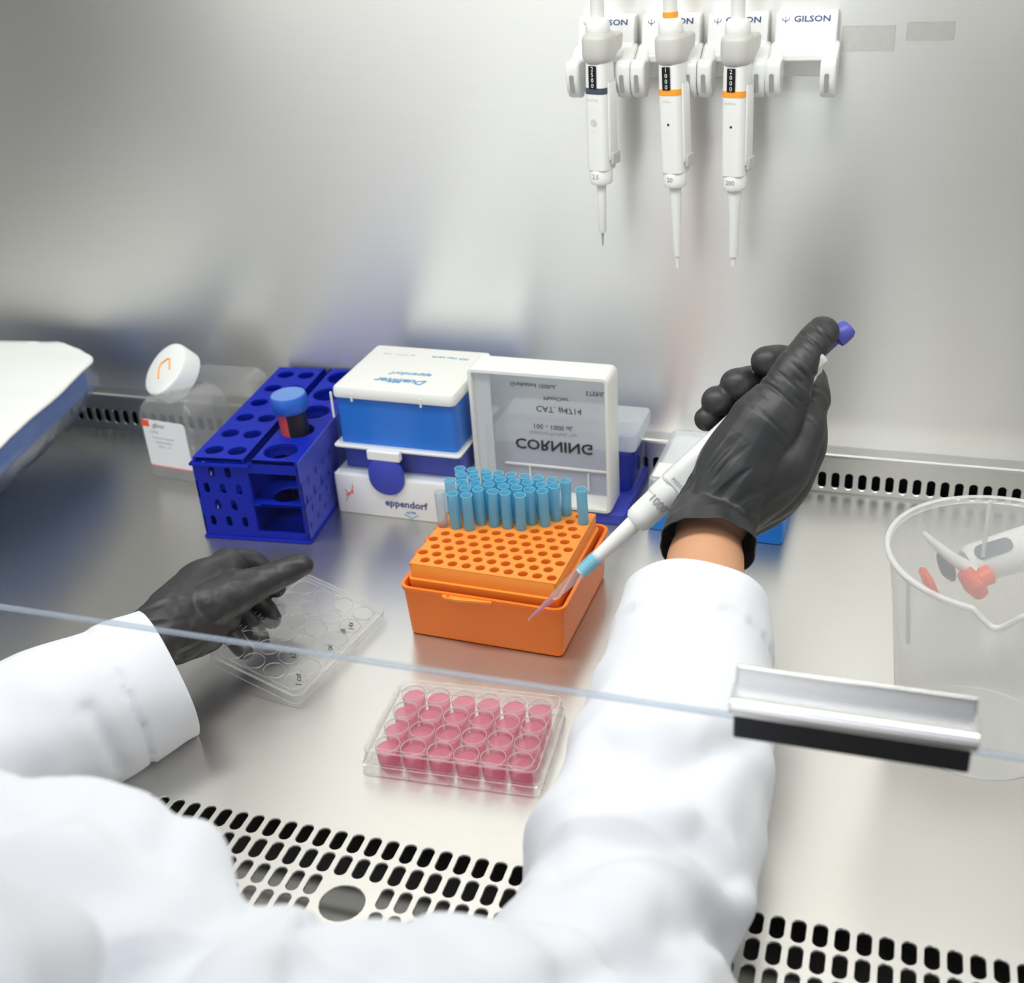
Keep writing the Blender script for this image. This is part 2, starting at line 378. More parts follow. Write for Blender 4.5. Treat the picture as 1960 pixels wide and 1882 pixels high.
# upper plate on the glass, rolled lip, black rubber insert
MB().box(-hw, hw-.001, -.0055, -.003, .015, .0325).build('clamp_plate', M['handle'], hd, bevel=.0008, uv=(0, 2))
lip = [(-.003, .0225)] + [(-.0165+.0045*math.cos(t), .0180+.0045*math.sin(t)) for t in [PI/2, PI*.65, PI*.8, PI, PI*1.15]] + [(-.016, .0135), (-.003, .0165)]
MB().prism(lip, -hw-.001, hw+.0005).build('pull_lip', M['handle'], hd, bevel=.0008, uv=(0, 2))
MB().box(-hw+.001, hw-.002, -.0185, -.0145, .0015, .0155).build('grip_insert', M['blackrubber'], hd, bevel=.001)['label'] = 'black underside strip'
MB().box(-hw+.004, hw-.006, -.0150, -.0030, .008, .014).build('clamp_block', M['blackrubber'], hd)
# tape patches on the wall
def tape(name, label, x0, x1, z0, z1, seed, n=26):
    mb = MB(); rnd = random.Random(seed); vs = []; fs = []
    for j in range(n+1):
        for i in range(n+1):
            x = x0+(x1-x0)*i/n; z = z0+(z1-z0)*j/n
            edge = min(i, j, n-i, n-j) == 0
            h = .0006+(0 if edge else .0022*max(0, noise.noise(Vector((x*110+seed, z*140, seed)))-.05))
            if not edge: h += .0004*noise.noise(Vector((x*500, z*500, seed)))
            vs.append((x, -h, z))
    for j in range(n):
        for i in range(n): a = j*(n+1)+i; fs.append((a, a+1, a+n+2, a+n+1))
    mb.add(vs, fs)
    for a_, b_ in (((x0, z0), (x1, z0)), ((x1, z0), (x1, z1)), ((x1, z1), (x0, z1)), ((x0, z1), (x0, z0))): mb.tube([(a_[0], -.0007, a_[1]), (b_[0], -.0007, b_[1])], .00022, 6)
    o = mb.build(name, M['tape'], loc=(0, YW-.0002, 0)); tag(o, label, 'tape'); return o
tape('clear_tape', 'clear rectangular tape patch with a crumple, nearest the pipette holders', .130, .171, .4015, .4205, 3)
tape('clear_tape', 'faint wrinkled clear tape patch right of the rectangular one', .180, .216, .409, .4225, 9)

# ================================================================ HANGING PIPETTES AND HOLDERS
def holder(xc, label):
    t = thing('pipette_holder', label, 'holder', (xc, YW-.0005, .40), group='white pipette holders on the back wall')
    hw = .0245
    MB().prism([(0, .034), (-.012, .0335), (-.016, .024), (-.018, .012), (-.028, .004), (-.028, -.002), (-.010, -.002), (-.003, -.018), (0, -.018)], -hw, hw).build('back_plate', M['whiteg'], t, bevel=.0015)
    for s in (-1, 1):
        xa = s*.0215
        prof = [(-.010, .012), (-.020, .010), (-.032, .003), (-.046, .0035), (-.050, .000), (-.0505, -.012), (-.047, -.022), (-.041, -.027), (-.034, -.029), (-.026, -.024), (-.018, -.012), (-.010, -.006)]
        a = MB().prism(prof, xa-.006, xa+.006).build('hook', M['whiteg'], t, bevel=.0022)
        MB().rrbox(-.0017, .0017, -.008, .008, [(0, 0), (.0007, 0)], .0016, T=frame((xa-.0005, -.0495, -.0148), (1, 0, 0), (0, -.95, -.25))).build('slot', M['greyline'], a)
    g = text('logo_text', 'GILSON', .0066, M['navy'], t, (.0045, -.0144, .0286), (1.17, 0, 0), scale=(1.25, 1, 1), bold=.0001)
    lg = MB()
    for dx, dz in ((-.0026, .0012), (0, .0022), (.0026, .0012)): lg.tube([(dx, 0, dz), (dx, 0, -.0004), (0, 0, -.0016)], .00022, 6)
    lg.tube([(0, 0, .002), (0, 0, -.003)], .00022, 6)
    q = lg.build('logo_mark', M['navy'], t, loc=(-.0165, -.0144, .0286)); q.rotation_euler = (1.17-PI/2, 0, 0)
    return t
HX = [-.0640, -.0085, .0470, .1020]
HL = ['leftmost white wall holder, gripping the pipette with the slate band', 'second white wall holder from the left, gripping a pipette with an orange band',
      'third white wall holder from the left, right beside the empty one', 'empty white wall holder at the right end of the row']
for x, l in zip(HX, HL): holder(x, l)

def pipette(xc, yc, zt, label, band, digits, vol, rng, rs, tipkind, dotkind, lean=0):
    """hanging pipette; origin at the end of its shaft"""
    t = thing('pipette', label, 'pipette', (xc, yc, zt), group='pipettes hanging on the back wall', rot=(0, lean, math.radians(-16)))
    W_ = M['white']
    # shaft
    L = {'fine': .056, 'mid': .072, 'big': .067}[tipkind]; k = L/.082
    if tipkind == 'fine':
        MB().lathe([(.0006, 0), (.0009, .006), (.0016, .016)], 16).build('nozzle', M['greyline'], t)['label'] = 'dark metal nozzle'
        prof = [(.0026, .012), (.0034, .014), (.0038, .045), (.0042, L+.0015)]
    elif tipkind == 'mid': prof = [(.0015, 0), (.0019, .010), (.0028, .0105), (.0031, .016), (.0050, L-.006), (.0052, L+.0015)]
    else: prof = [(.0022, 0), (.0026, .008), (.0038, .0085), (.0042, .014), (.0046, .045), (.0060, L-.006), (.0062, L+.0015)]
    MB().lathe(prof, 28).build('shaft', W_, t)
    z = L
    MB().lathe([(.0065, z-.001), (.0090, z), (.0097, z+.0014), (.0099, z+.003), (.0099, z+.0105), (.0094, z+.0115), (.0088, z+.014)], 36, sy=1.0).build('barrel_collar', W_, t)
    text('volume_text', vol, .0055, M['greyline'], t, (0, -.0101, z+.007), (PI/2, 0, 0), bend=.0099)
    z += .0125
    hl = .088
    MB().rrbox(-.0098, .0098, -.0095, .0125, [(z-.0012, .0012), (z, 0), (z+.05, 0), (z+.066, 0), (z+hl, .0006)], .0055, n=6).build('handle_body', W_, t)
    MB().rrbox(.0092, .0116, -.004, .010, [(z+.008, .001), (z+.012, 0), (z+hl-.02, .0004), (z+hl-.016, .0014)], .0016).build('ejector_arm', M['whiteg'], t, bevel=.0003)
    MB().box(.0098, .0132, -.0015, .0115, z+.004, z+.014).build('ejector_foot', M['grey'], t, bevel=.0008)
    # band, display
    MB().rrbox(-.01, .01, -.0097, .0127, [(z+.063, 0), (z+.068, 0)], .0056, n=6).build('colour_band', band, t)
    d = MB().rrbox(-.0035, .0035, -.009, .009, [(0, 0), (.0008, 0)], .0006, T=frame((-.0005, -.0094, z+.0765), (1, 0, 0), (0, -1, 0))).build('display', M['display'], t)
    for k, ch in enumerate(digits):
        text('digit', ch, .0049, M['digit'], d, (-.0005, -.0103, z+.0830-.0044*k), (PI/2, 0, 0))
    text('range_text', rng, .0026, M['palegrey'], t, (-.001, -.0096, z+.0585), (PI/2, 0, 0))
    if dotkind: MB().lathe([(.0010, 0), (.0010, .0004)], 16, T=frame((0, -.0095, z+.040), (1, 0, 0), (0, -1, 0))).build('lock_dot', M['ink'], t)
    else: MB().lathe([(.0030, 0), (.0030, .0003)], 20, T=frame((-.0004, -.0095, z+.040), (1, 0, 0), (0, -1, 0))).build('round_mark', M['palegrey'], t)
    text('small_print', '- - - -', .0024, M['palegrey'], t, (0, -.0096, z+.033), (PI/2, 0, 0))
    z += hl
    MB().rrbox(-.0122, .0122, -.0125, .0155, [(z-.0015, .0035), (z+.0005, .0016), (z+.0035, .0004), (z+.007, 0), (z+.0175, 0), (z+.0195, .0006), (z+.0222, .0030), (z+.023, .0042)], .0095, n=8).build('finger_collar', M['grey'], t)
    MB().prism([(.010, z+.002), (.024, z+.008), (.026, z+.018), (.022, z+.021), (.010, z+.019)], -.004, .010).build('finger_hook', M['grey'], t, bevel=.002)
    z += .0215
    MB().lathe([(.0095, z), (.0098, z+.002), (.0094, z+.009), (.0078, z+.0115), (.0070, z+.012)], 48, flute=({1, 2}, .045)).build('adjusting_ring', W_, t, ang=60)
    MB().lathe([(.0056, z+.010), (.0056, z+.030), (.0066, z+.032), (.0068, z+.044), (.0058, z+.047)], 30).build('plunger_button', W_, t)
    if rs: MB().lathe([(.0058, z+.0125), (.0062, z+.013), (.0062, z+.0165), (.0058, z+.017)], 30).build('button_ring', M['amber'], t)
    return t
pipette(-.0605, .4985, .2485, 'white hanging pipette with a slate grey band, leftmost of the three', M['slate'], ['2', '5', '0', '0'], '2.5', '0.1-2.5 uL', 0, 'fine', 0)
pipette(.0065, .4985, .2310, 'white hanging pipette with an orange band, middle of the three', M['amber'], ['1', '0', '0', '0'], '20', '2-20 uL', 1, 'mid', 1, math.radians(-2.2))
pipette(.0548, .4985, .2345, 'white hanging pipette with an orange band, rightmost of the three, marked 200', M['amber'], ['2', '0', '0', '0'], '200', '20-200 uL', 0, 'big', 1, math.radians(-.6))

# ================================================================ ORANGE TIP RACK
OA = -.0368; OC = Vector((-.1646, .227, 0))
rack = thing('pipette_tip_rack', 'bright orange pipette tip rack with blue tips standing in its far half', 'tip rack', OC, OA)
ow, od, oh = .1335, .1273, .0488
b = MB()
b.rrbox(0, ow, 0, od, [(0.0005, .0025), (.002, .0012), (oh-.004, -.0015), (oh-.0035, -.0032), (oh, -.0034), (oh, -.0006), (oh-.010, .0008), (.004, .0022)], .006)
ob = b.build('base', M['orange'], rack, ang=30)
MB().prism([(.036, -.006), (.040, -.0075), (.050, -.0078), (.078, -.0045), (.078, -.002), (.036, -.002)], oh-.0035, oh-.0008, 'z').build('latch_tab', M['orange2'], rack, bevel=.0006)
MB().lathe([(.0014, 0), (.0014, .0004)], 12, T=Matrix.Translation((.0415, -.0055, oh-.0008))).build('latch_pin', M['redorange'], rack)
tx0, tx1, ty0, ty1, tz = .0030, .1270, .0098, .1215, .064
ins = MB(); PX, PY = .01197, .01080
strips = []; holes = []
lo = ty0+.0026
for j in range(10):
    yc = .0178+PY*j; off = .0135 if j % 2 == 0 else .0072; cells = []
    cells.append((tx0, off-PX/2, None))
    for i in range(10):
        c = off+PX*i; cells.append((c-PX/2, c+PX/2, (c, yc, .0039, .0039))); holes.append((j, i, c, yc))
    cells.append((off+PX*9.5, tx1, None)); strips.append((yc-PY/2, yc+PY/2, cells))
strips.append((ty0, .0178-PY/2, [(tx0, tx1, None)])); strips.append((.0178+PY*9.5, ty1, [(tx0, tx1, None)]))
ins.perf(strips, .003, lambda u, v, w: (u, v, tz+w))
for (j, i, c, yc) in holes:
    ins.lathe([(.0041, tz-.0025), (.0033, tz-.022)], 14, T=Matrix.Translation((c, yc, 0)), close=(False, False))
ins.rrbox(tx0-.0002, tx1+.0002, ty0-.0002, ty1+.0002, [(tz-.0002, .0006), (tz-.001, 0), (.051, -.0004), (.0505, -.0022), (.0485, -.0024), (.040, -.0012)], .003, close=(False, False))
ins.build('rack_insert', M['orange2'], rack, ang=35)
# tips
tipm = MB().lathe([(.0026, -.040), (.0034, -.018), (.0044, -.003), (.0046, .004), (.00455, .0312), (.0050, .0318), (.0050, .0328), (.0043, .0328), (.0039, .028), (.0036, .0)], 22, close=(False, False)).build('_t', M['tip']).data
bpy.data.objects.remove(bpy.data.objects['_t'])
tipm2 = tipm.copy(); tipm2.materials.clear(); tipm2.materials.append(M['tipclear'])
have = {5: range(0, 3), 6: range(0, 6), 7: range(0, 8), 8: [0, 1, 2, 3, 4, 5, 6, 7, 9], 9: range(0, 9)}
rows = {5: 'foremost', 6: 'second', 7: 'middle', 8: 'fourth', 9: 'rearmost'}
nth = ['leftmost', 'second from left', 'third from left', 'fourth from left', 'fifth from left', 'sixth from left', 'seventh from left', 'eighth from left', 'ninth from left']
Rz = Matrix.Rotation(OA, 3, 'Z')
for (j, i, c, yc) in holes:
    if j in have and i in have[j]:
        cl = (j, i) in ((5, 0), (6, 0))
        o = bpy.data.objects.new('pipette_tip', tipm2 if cl else tipm); COL.objects.link(o)
        o.location = OC+Rz @ Vector((c, yc, tz)); o.rotation_euler = (random.uniform(-.03, .03), random.uniform(-.03, .03), OA)
        if (j, i) == (8, 9): l = 'light blue pipette tip standing apart at the right end of the orange rack'
        elif (j, i) == (5, 0): l = 'nearly colourless pipette tip at the front left corner of the blue cluster'
        else: l = 'light blue pipette tip, %s in the %s row of the orange rack' % (nth[i], rows[j])
        tag(o, l, 'pipette tip', 'blue tips standing in the orange rack')

# ================================================================ BLUE TUBE RACK
RA = math.radians(5.0); RO = Vector((-.4145, .3335, 0))
tr = thing('tube_rack', 'deep blue plastic tube rack with round openings of two sizes', 'tube rack', RO, RA)
rw, rd, rh = .1035, .212, .0865
top = MB(); strips = []
smallx = [.0145, .0375]; ny = 6
sp = rd/ny
for j in range(ny):
    y0 = sp*j; yc = y0+sp/2
    cells = [(0, .003, None), (.003, .026, (smallx[0], yc-.001, .0088, .0088)), (.026, .049, (smallx[1], yc-.001, .0088, .0088)), (.049, .0525, None)]
    strips.append((y0, y0+sp, cells))
nb = 5; sb = rd/nb
for j in range(nb):
    y0 = sb*j; strips.append((y0, y0+sb, [(.0580, .0595, None), (.0595, rw-.003, (.0795, y0+sb/2, .0160, .0160)), (rw-.003, rw, None)]))
top.perf(strips, .004, lambda u, v, w: (u, v, rh+w))
top.box(.0525, .0580, 0, rd, rh-.009, rh-.0065)
top.box(.0510, .0525, 0, rd, rh-.009, rh); top.box(.0580, .0595, 0, rd, rh-.009, rh)
for j in range(ny):
    for x in smallx: top.lathe([(.0088, rh-.003), (.0098, rh-.004), (.0098, rh-.011), (.0086, rh-.011)], 20, T=Matrix.Translation((x, sp*j+sp/2-.001, 0)), close=(False, False))
for j in range(nb): top.lathe([(.0160, rh-.003), (.0172, rh-.004), (.0172, rh-.012), (.0158, rh-.012)], 26, T=Matrix.Translation((.0795, sb*j+sb/2, 0)), close=(False, False))
tp = top.build('top_plate', M['royal'], tr, ang=30)
top_rim = MB().box(-.003, .056, -.004, 0, rh-.0075, rh-.0045).box(-.003, 0, -.004, rd, rh-.0075, rh-.0045).build('top_flange', M['royal'], tr, bevel=.0006)
# side walls with slits
def slitwall(F, nu, nv, w, h, z0, sw=.0028, sh=.0042, stag=True, t=.002):
    mb = MB(); strips = []; du = w/nu; dv = (h-z0)/nv
    for j in range(nv):
        cells = []; off = du/2 if (stag and j % 2) else 0
        if off: cells.append((0, off, None))
        for i in range(nu-(1 if off else 0)):
            c = off+du*(i+.5); cells.append((off+du*i, off+du*(i+1), (c, z0+dv*(j+.5), sw, sh)))
        if off: cells.append((w-off, w, None))
        strips.append((z0+dv*j, z0+dv*(j+1), cells))
    strips.append((0, z0, [(0, w, None)]))
    mb.perf(strips, t, F); return mb
fl = slitwall(lambda u, v, w: (u, -w, v), 3, 4, .049, rh-.006, .010, .0028, .0056)
fl.box(.049, .053, 0, .003, 0, rh-.006)
fl.box(.053, rw, 0, .002, 0, .010); fl.box(.053, rw, 0, .002, rh-.014, rh-.004); fl.box(rw-.003, rw, 0, .003, 0, rh-.004)
fl.build('front_panel', M['royal'], tr, ang=30)
sd = slitwall(lambda u, v, w: (rw+w, u, v), 11, 4, rd, rh-.022, .006, .0026, .0046)
sd.box(rw-.002, rw+.0015, 0, rd, rh-.022, rh-.0005); sd.build('side_panel', M['royal2'], tr, ang=30)
slitwall(lambda u, v, w: (w, u, v), 11, 4, rd, rh-.006, .006).build('side_panel', M['royal'], tr, ang=30)
MB().box(.049, .051, .002, rd, .003, rh-.006).build('divider', M['royal'], tr)
MB().box(0, rw, rd-.002, rd, 0, rh-.004).build('back_panel', M['royal'], tr)
bt = MB(); bt.box(-.0035, rw+.001, -.002, rd, 0.0002, .003); bt.build('bottom_plate', M['royal'], tr, bevel=.0008)
md = MB(); strips = []
for j in range(nb): strips.append((sb*j, sb*j+sb, [(.051, .0595, None), (.0595, rw-.003, (.0795, sb*j+sb/2, .0145, .0145)), (rw-.003, rw, None)]))
for j in range(ny): strips.append((sp*j, sp*j+sp, [(0.002, .003, None), (.003, .026, (smallx[0], sp*j+sp/2-.001, .008, .008)), (.026, .049, (smallx[1], sp*j+sp/2-.001, .008, .008))]))
md.perf(strips, .002, lambda u, v, w: (u, v, .040+w)); md.build('middle_plate', M['royal'], tr, ang=30)
# capped tube standing in the rack
Rr_ = Matrix.Rotation(RA, 3, 'Z')
tb = thing('centrifuge_tube', 'blue capped tube with a red and black label standing in the blue rack', 'tube', RO+Rr_ @ Vector((.0795, sb*1.5, .004)), RA, rot=(0, math.radians(-2), RA))
MB().lathe([(.003, 0), (.013, .013), (.0138, .080), (.0138, .105)], 32).build('tube_body', M['dark'], tb)
def arcband(a0, a1, r, z0, z1, n=14):
    mb = MB(); vs = []; fs = []
    for i in range(n+1):
        a = a0+(a1-a0)*i/n; vs += [(r*math.cos(a), r*math.sin(a), z0), (r*math.cos(a), r*math.sin(a), z1)]
    for i in range(n): fs.append((2*i, 2*i+2, 2*i+3, 2*i+1))
    return mb.add(vs, fs)
arcband(math.radians(-135), math.radians(-88), .01395, .06, .105).build('label_stripe', M['redliq'], tb)
cp = MB().lathe([(.0155, .104), (.0168, .1055), (.0168, .1185), (.0162, .1205)], 60, flute=({1, 2}, .03)).build('cap', M['capblue'], tb, ang=60)
MB().lathe([(.0160, .1205), (.0158, .1210)], 40).build('cap_top', M['captop'], cp)

# ================================================================ EPPENDORF TIP BOX
ex0, ex1, ey0, ey1 = -.3110, -.1765, .4045, .5250
ep = thing('pipette_tip_box', 'tall tip box with white front, royal blue insert and frosted closed lid', 'tip box', (ex0, ey0, 0), math.radians(-1))
w_, d_ = ex1-ex0, ey1-ey0
MB().rrbox(0, w_, 0, d_, [(.0003, .001), (.002, 0), (.038, 0), (.042, .0006)], .004).build('base', M['whiteg'], ep)
MB().rrbox(.0035, w_-.003, .0065, d_-.003, [(.0425, .0), (.046, 0), (.069, 0)], .004, close=(False, False)).build('lower_tray', M['clearblue'], ep)
MB().rrbox(.006, w_-.006, .018, d_-.006, [(.043, 0), (.0705, 0)], .004).build('tip_tray', M['royal2'], ep)
MB().rrbox(.0025, w_-.002, .0045, d_-.002, [(.0695, .001), (.070, 0), (.0715, 0), (.072, .001)], .004).build('lid_rim', M['frosttop'], ep)
MB().rrbox(.008, w_-.007, .012, d_-.008, [(.072, .0), (.118, 0), (.1185, .001)], .004).build('blue_insert', M['blue'], ep)
lidm = MB().rrbox(.006, w_-.004, .008, d_-.004, [(.072, 0), (.122, .001)], .005, close=(False, False)); lidm.build('lid', M['clearblue'], ep)
MB().rrbox(.006, w_-.004, .008, d_-.004, [(.1205, .0008), (.122, .0003), (.1285, .0008), (.1305, .0022), (.131, .005)], .006).build('lid_top', M['frosttop'], ep)
for q in ((.0265, .0282, .0070, .0085, .1180, .126), (.0965, .0982, .0070, .0085, .1180, .126), (.0055, .0072, .0068, .0085, .100, .126)): MB().box(*q).build('lid_rib', M['frosttop'], ep)
la = MB().rrbox(-.018, .018, -.020, .020, [(0, .0), (.003, .0), (.0036, .001)], .017, T=frame((.058, .0005, .0470), (1, 0, 0), (0, -1, .0)), n=8).build('latch', M['royal2'], ep)
MB().box(.041, .0745, -.0035, .004, .0635, .0735).build('latch_hinge', M['whiteg'], la, bevel=.0012)['label'] = 'white latch bar'
text('brand_text', 'eppendorf', .0105, M['navy'], ep, (.0745, -.0004, .0170), (PI/2, 0, 0), bold=.00015)
text('box_text', 'Box 2.0', .0045, M['palegrey'], ep, (.060, -.0004, .0265), (PI/2, 0, 0))
text('tray_text', 'epTIPS', .0036, M['blueink'], ep, (.079, -.0004, .0085), (PI/2, 0, 0))
MB().tube([(.0715, -.0003, .0062), (.079, -.0003, .0022), (.0865, -.0003, .0062)], .0003, 6).build('arrow_mark', M['blueink'], ep)
scr = MB(); rnd = random.Random(5); pts = [(.010+.0042*k*.35+.003*rnd.uniform(-1, 1), -.0004, .012+.0028*k+.004*rnd.uniform(-1, 1)) for k in range(9)]
scr.tube(pts, .00035, 6); pts = [(.013+.004*rnd.uniform(-1, 1)+.0006*k, -.0004, .024+.004*rnd.uniform(-1, 1)) for k in range(7)]; scr.tube(pts, .0003, 6)
scr.build('red_scribble', M['redink'], ep)
RZ = lambda a: Matrix.Rotation(a, 4, 'Z')
text('lid_text', 'Dualfilter', .0135, M['blueink'], ep, (.068, .0330, .1312), (0, 0, PI), shear=.3, bold=.0002)
text('lid_text', 'eppendorf', .0100, M['blueink'], ep, (.072, .0500, .1312), (0, 0, PI), shear=.3)
text('lid_text', 'ep T.I.P.S. 1000', .0055, M['palegrey'], ep, (.040, .094, .1312), (0, 0, PI))
text('lid_text', 'PCR clean sterile', .0055, M['blueink'], ep, (.094, .094, .1312), (0, 0, PI))

# ================================================================ CORNING BOX WITH RAISED LID
cx0, cx1, cy0 = -.1755, -.0415, .4340
co = thing('pipette_tip_box', 'open tip box with its large milky lid standing upright in front of blue base', 'tip box', (cx0, cy0, 0), math.radians(-1.0))
w_ = cx1-cx0
MB().rrbox(.006, w_+.012, .002, .104, [(.0003, .001), (.001, 0), (.0108, 0), (.0115, .0006)], .005).build('base_tray', M['royal2'], co)
MB().rrbox(.012, w_+.010, .040, .100, [(.0115, 0), (.060, 0), (.0605, .001)], .006).build('tip_tray', M['clearblue'], co)
MB().rrbox(.016, w_+.006, .046, .096, [(.0120, 0), (.050, 0)], .006).build('tray_wall', M['royal'], co)
MB().rrbox(.008, w_+.015, .036, .104, [(.060, .001), (.062, 0), (.074, 0), (.076, .001)], .006).build('tray_rim', M['frost'], co)
# lid shell: open side facing away from the camera, printed face recessed
T = frame((0, 0, .0117), (1, 0, 0), (0, -1, 0))      # local z = towards the camera, local y = up
T = Matrix(((1, 0, 0, 0), (0, 0, -1, 0), (0, 1, 0, .0117), (0, 0, 0, 1)))
lh = .1385
ls = MB().rrbox(0, w_, 0, lh, [(-.031, 0), (-.002, .0), (0, .0012), (0, .0040), (-.002, .0046), (-.031, .0030)], .006, T=T, close=(False, False))
ls.build('lid_frame', M['frosttop'], co)
MB().rrbox(.004, w_-.004, .004, lh-.004, [(-.0300, 0), (-.0285, 0)], .004, T=T).build('printed_face', M['frost'], co)
MB().rrbox(.0045, .0205, .0045, lh-.0045, [(-.005, 0), (-.0045, 0)], .003, T=T).build('side_flap', M['frost'], co)
for q in ((.022, w_-.004, .0265, .0285, .0117+.029, .0117+.0305), (.046, .0475, .0265, .0285, .020, .040), (.104, .1055, .0265, .0285, .020, .038)): MB().box(*q).build('lid_rib', M['frosttop'], co)
fz = .0280
F_ = lambda x, z: Matrix.Translation((x, fz, z)) @ Matrix.Rotation(PI/2, 4, 'X')
kw = dict(scale=(1, -1, 1))
text('brand_text', 'CORNING', .0150, M['ink'], co, None, M4=F_(.0715, .0640), scale=(1.1, -1, 1), bold=.0003)
text('lid_text', 'Universal Fit Pipet Tips', .0050, M['greyline'], co, None, M4=F_(.0715, .0765), **kw)
text('lid_text', '100 - 1000 uL', .0070, M['ink'], co, None, M4=F_(.0715, .0835), **kw)
text('lid_text', 'CAT. #4714', .0088, M['ink'], co, None, M4=F_(.078, .1020), **kw)
text('lid_text', 'MaxyClear', .0056, M['ink'], co, None, M4=F_(.076, .1130), **kw)
text('lid_text', 'Graduated 1000uL', .0060, M['ink'], co, None, M4=F_(.054, .1250), **kw)
text('lid_text', 'STERILE', .0062, M['ink'], co, None, M4=F_(.1150, .1215), **kw)

# ================================================================ BLUE BASED BOX BEHIND THE GLOVED HAND
mbx = thing('pipette_tip_box', 'low tip box with bright blue base and milky lid behind the raised gloved hand', 'tip box', (-.0085, .4330, 0), math.radians(-2))
mw, mdp = .124, .108
MB().rrbox(0, mw, 0, mdp, [(.0003, .001), (.001, 0), (.0225, 0), (.0230, .001)], .005).build('base', M['blue'], mbx)
MB().rrbox(-.0004, mw+.0004, -.0004, mdp, [(.0230, .0006), (.0235, 0), (.052, .0015), (.0535, .003), (.054, .007)], .006).build('lid', M['frost'], mbx)
MB().rrbox(.004, mw-.004, .004, mdp-.004, [(.0235, 0), (.048, 0)], .006).build('inner_tray', M['label'], mbx)
MB().rrbox(.004, .100, .004, .032, [(.0541, 0), (.0545, 0)], .002).build('lid_label', M['label'], mbx)
text('lid_text', 'Micro tips', .0075, M['ink'], mbx, (.036, .0255, .0547), (0, 0, 0), bold=.0002)
MB().box(.014, .030, .008, .019, .0545, .0547).build('label_patch', M['palegrey'], mbx)

# ================================================================ BOTTLES AT THE BACK LEFT
bo = thing('square_bottle', 'square clear bottle with a white paper label and tilted white cap', 'bottle', (-.5060, .4640, 0), math.radians(-6))
bw = .036
MB().rrbox(-bw, bw, -bw, bw, [(.0003, .004), (.004, .0), (.070, 0), (.080, .003), (.089, .012), (.093, .0185)], .012, close=(True, False), n=6).build('bottle_body', M['bottle'], bo)
MB().lathe([(.0165, .088), (.0165, .0945), (.0172, .095), (.0172, .0965), (.015, .097)], 30, close=(False, True)).build('neck', M['bottle'], bo)
MB().rrbox(-.0265, .0275, -.027, .027, [(0, 0), (.0005, 0)], .004, T=frame((0.0, -bw-.0002, .0430), (1, 0, 0), (0, -1, 0))).build('label_sheet', M['label'], bo)
MB().box(-.0265, -.0175, -bw-.0011, -bw-.0008, .0625, .0695).build('label_corner', M['redorange'], bo)
MB().box(-.0255, .0270, -bw-.0011, -bw-.0008, .0165, .0174).build('label_line', M['redink'], bo)
text('label_text', 'gibco', .0070, M['greyline'], bo, (-.006, -bw-.0009, .0645), (PI/2, 0, 0), bold=.0001)
text('label_text', 'DPBS', .0048, M['palegrey'], bo, (-.013, -bw-.0009, .0565), (PI/2, 0, 0))
for k in range(3): text('label_text', ['Dulbecco Phosphate', 'Buffered Saline', '500 mL  1X'][k], .0034, M['palegrey'], bo, (-.003, -bw-.0009, .0505-.005*k), (PI/2, 0, 0))
# cap, tilted
cpos = at(332, 716, 1.245); cdir = (RT*-.58+UP*.40-FW*.72).normalized()
Tc = bo.matrix_basis.inverted() @ frame(cpos, cdir.orthogonal(), cdir)
bpy.context.view_layer.update(); Tc = bo.matrix_world.inverted() @ frame(cpos, RT, cdir)
cap = MB().lathe([(.0275, -.010), (.0298, -.009), (.0303, .0085), (.0296, .0112), (.027, .0122)], 60, T=Tc, flute=({1, 2}, .012)).build('cap', M['whiteg'], bo, ang=50)
am = MB().tube([(-.008, -.009, 0), (-.008, .004, 0), (-.005, .009, 0), (.004, .010, 0), (.0085, .008, 0), (.0085, -.006, 0)], .0009, 6, T=Tc @ Matrix.Translation((0, 0, .0126)) @ Matrix.Rotation(.15, 4, 'Z'))
am.build('cap_mark', M['amber'], cap)
# flask lying behind it
fk = thing('clear_flask', 'empty clear flask with rounded corners lying behind the labelled bottle', 'flask', (-.4840, .5150, .0), math.radians(0))
Tf = Matrix(((1, 0, 0, 0), (0, 0, 1, 0), (0, 1, 0, 0), (0, 0, 0, 1)))
MB().rrbox(-.044, .047, 0.0004, .092, [(-.014, .003), (-.012, 0), (.012, 0), (.014, .003)], .017, T=Tf, n=8).build('flask_body', M['bottle'], fk)
MB().rrbox(-.012, .040, .012, .070, [(-.0150, 0), (-.0140, 0)], .008, T=Tf, n=6).build('raised_panel', M['tape'], fk)
MB().lathe([(.014, 0), (.0135, .020), (.0155, .022), (.0155, .026)], 28, T=frame((-.040, 0, .078), (0, 1, 0), (-.8, 0, .6)), close=(False, True)).build('neck', M['bottle'], fk)

# ================================================================ WHITE TOPPED PACK AT THE LEFT EDGE
pk = thing('absorbent_pad_pack', 'pack of white pads with blue side in crumpled clear wrap at the left edge', 'pad pack', (-.6080, .36, 0), math.radians(9.5))
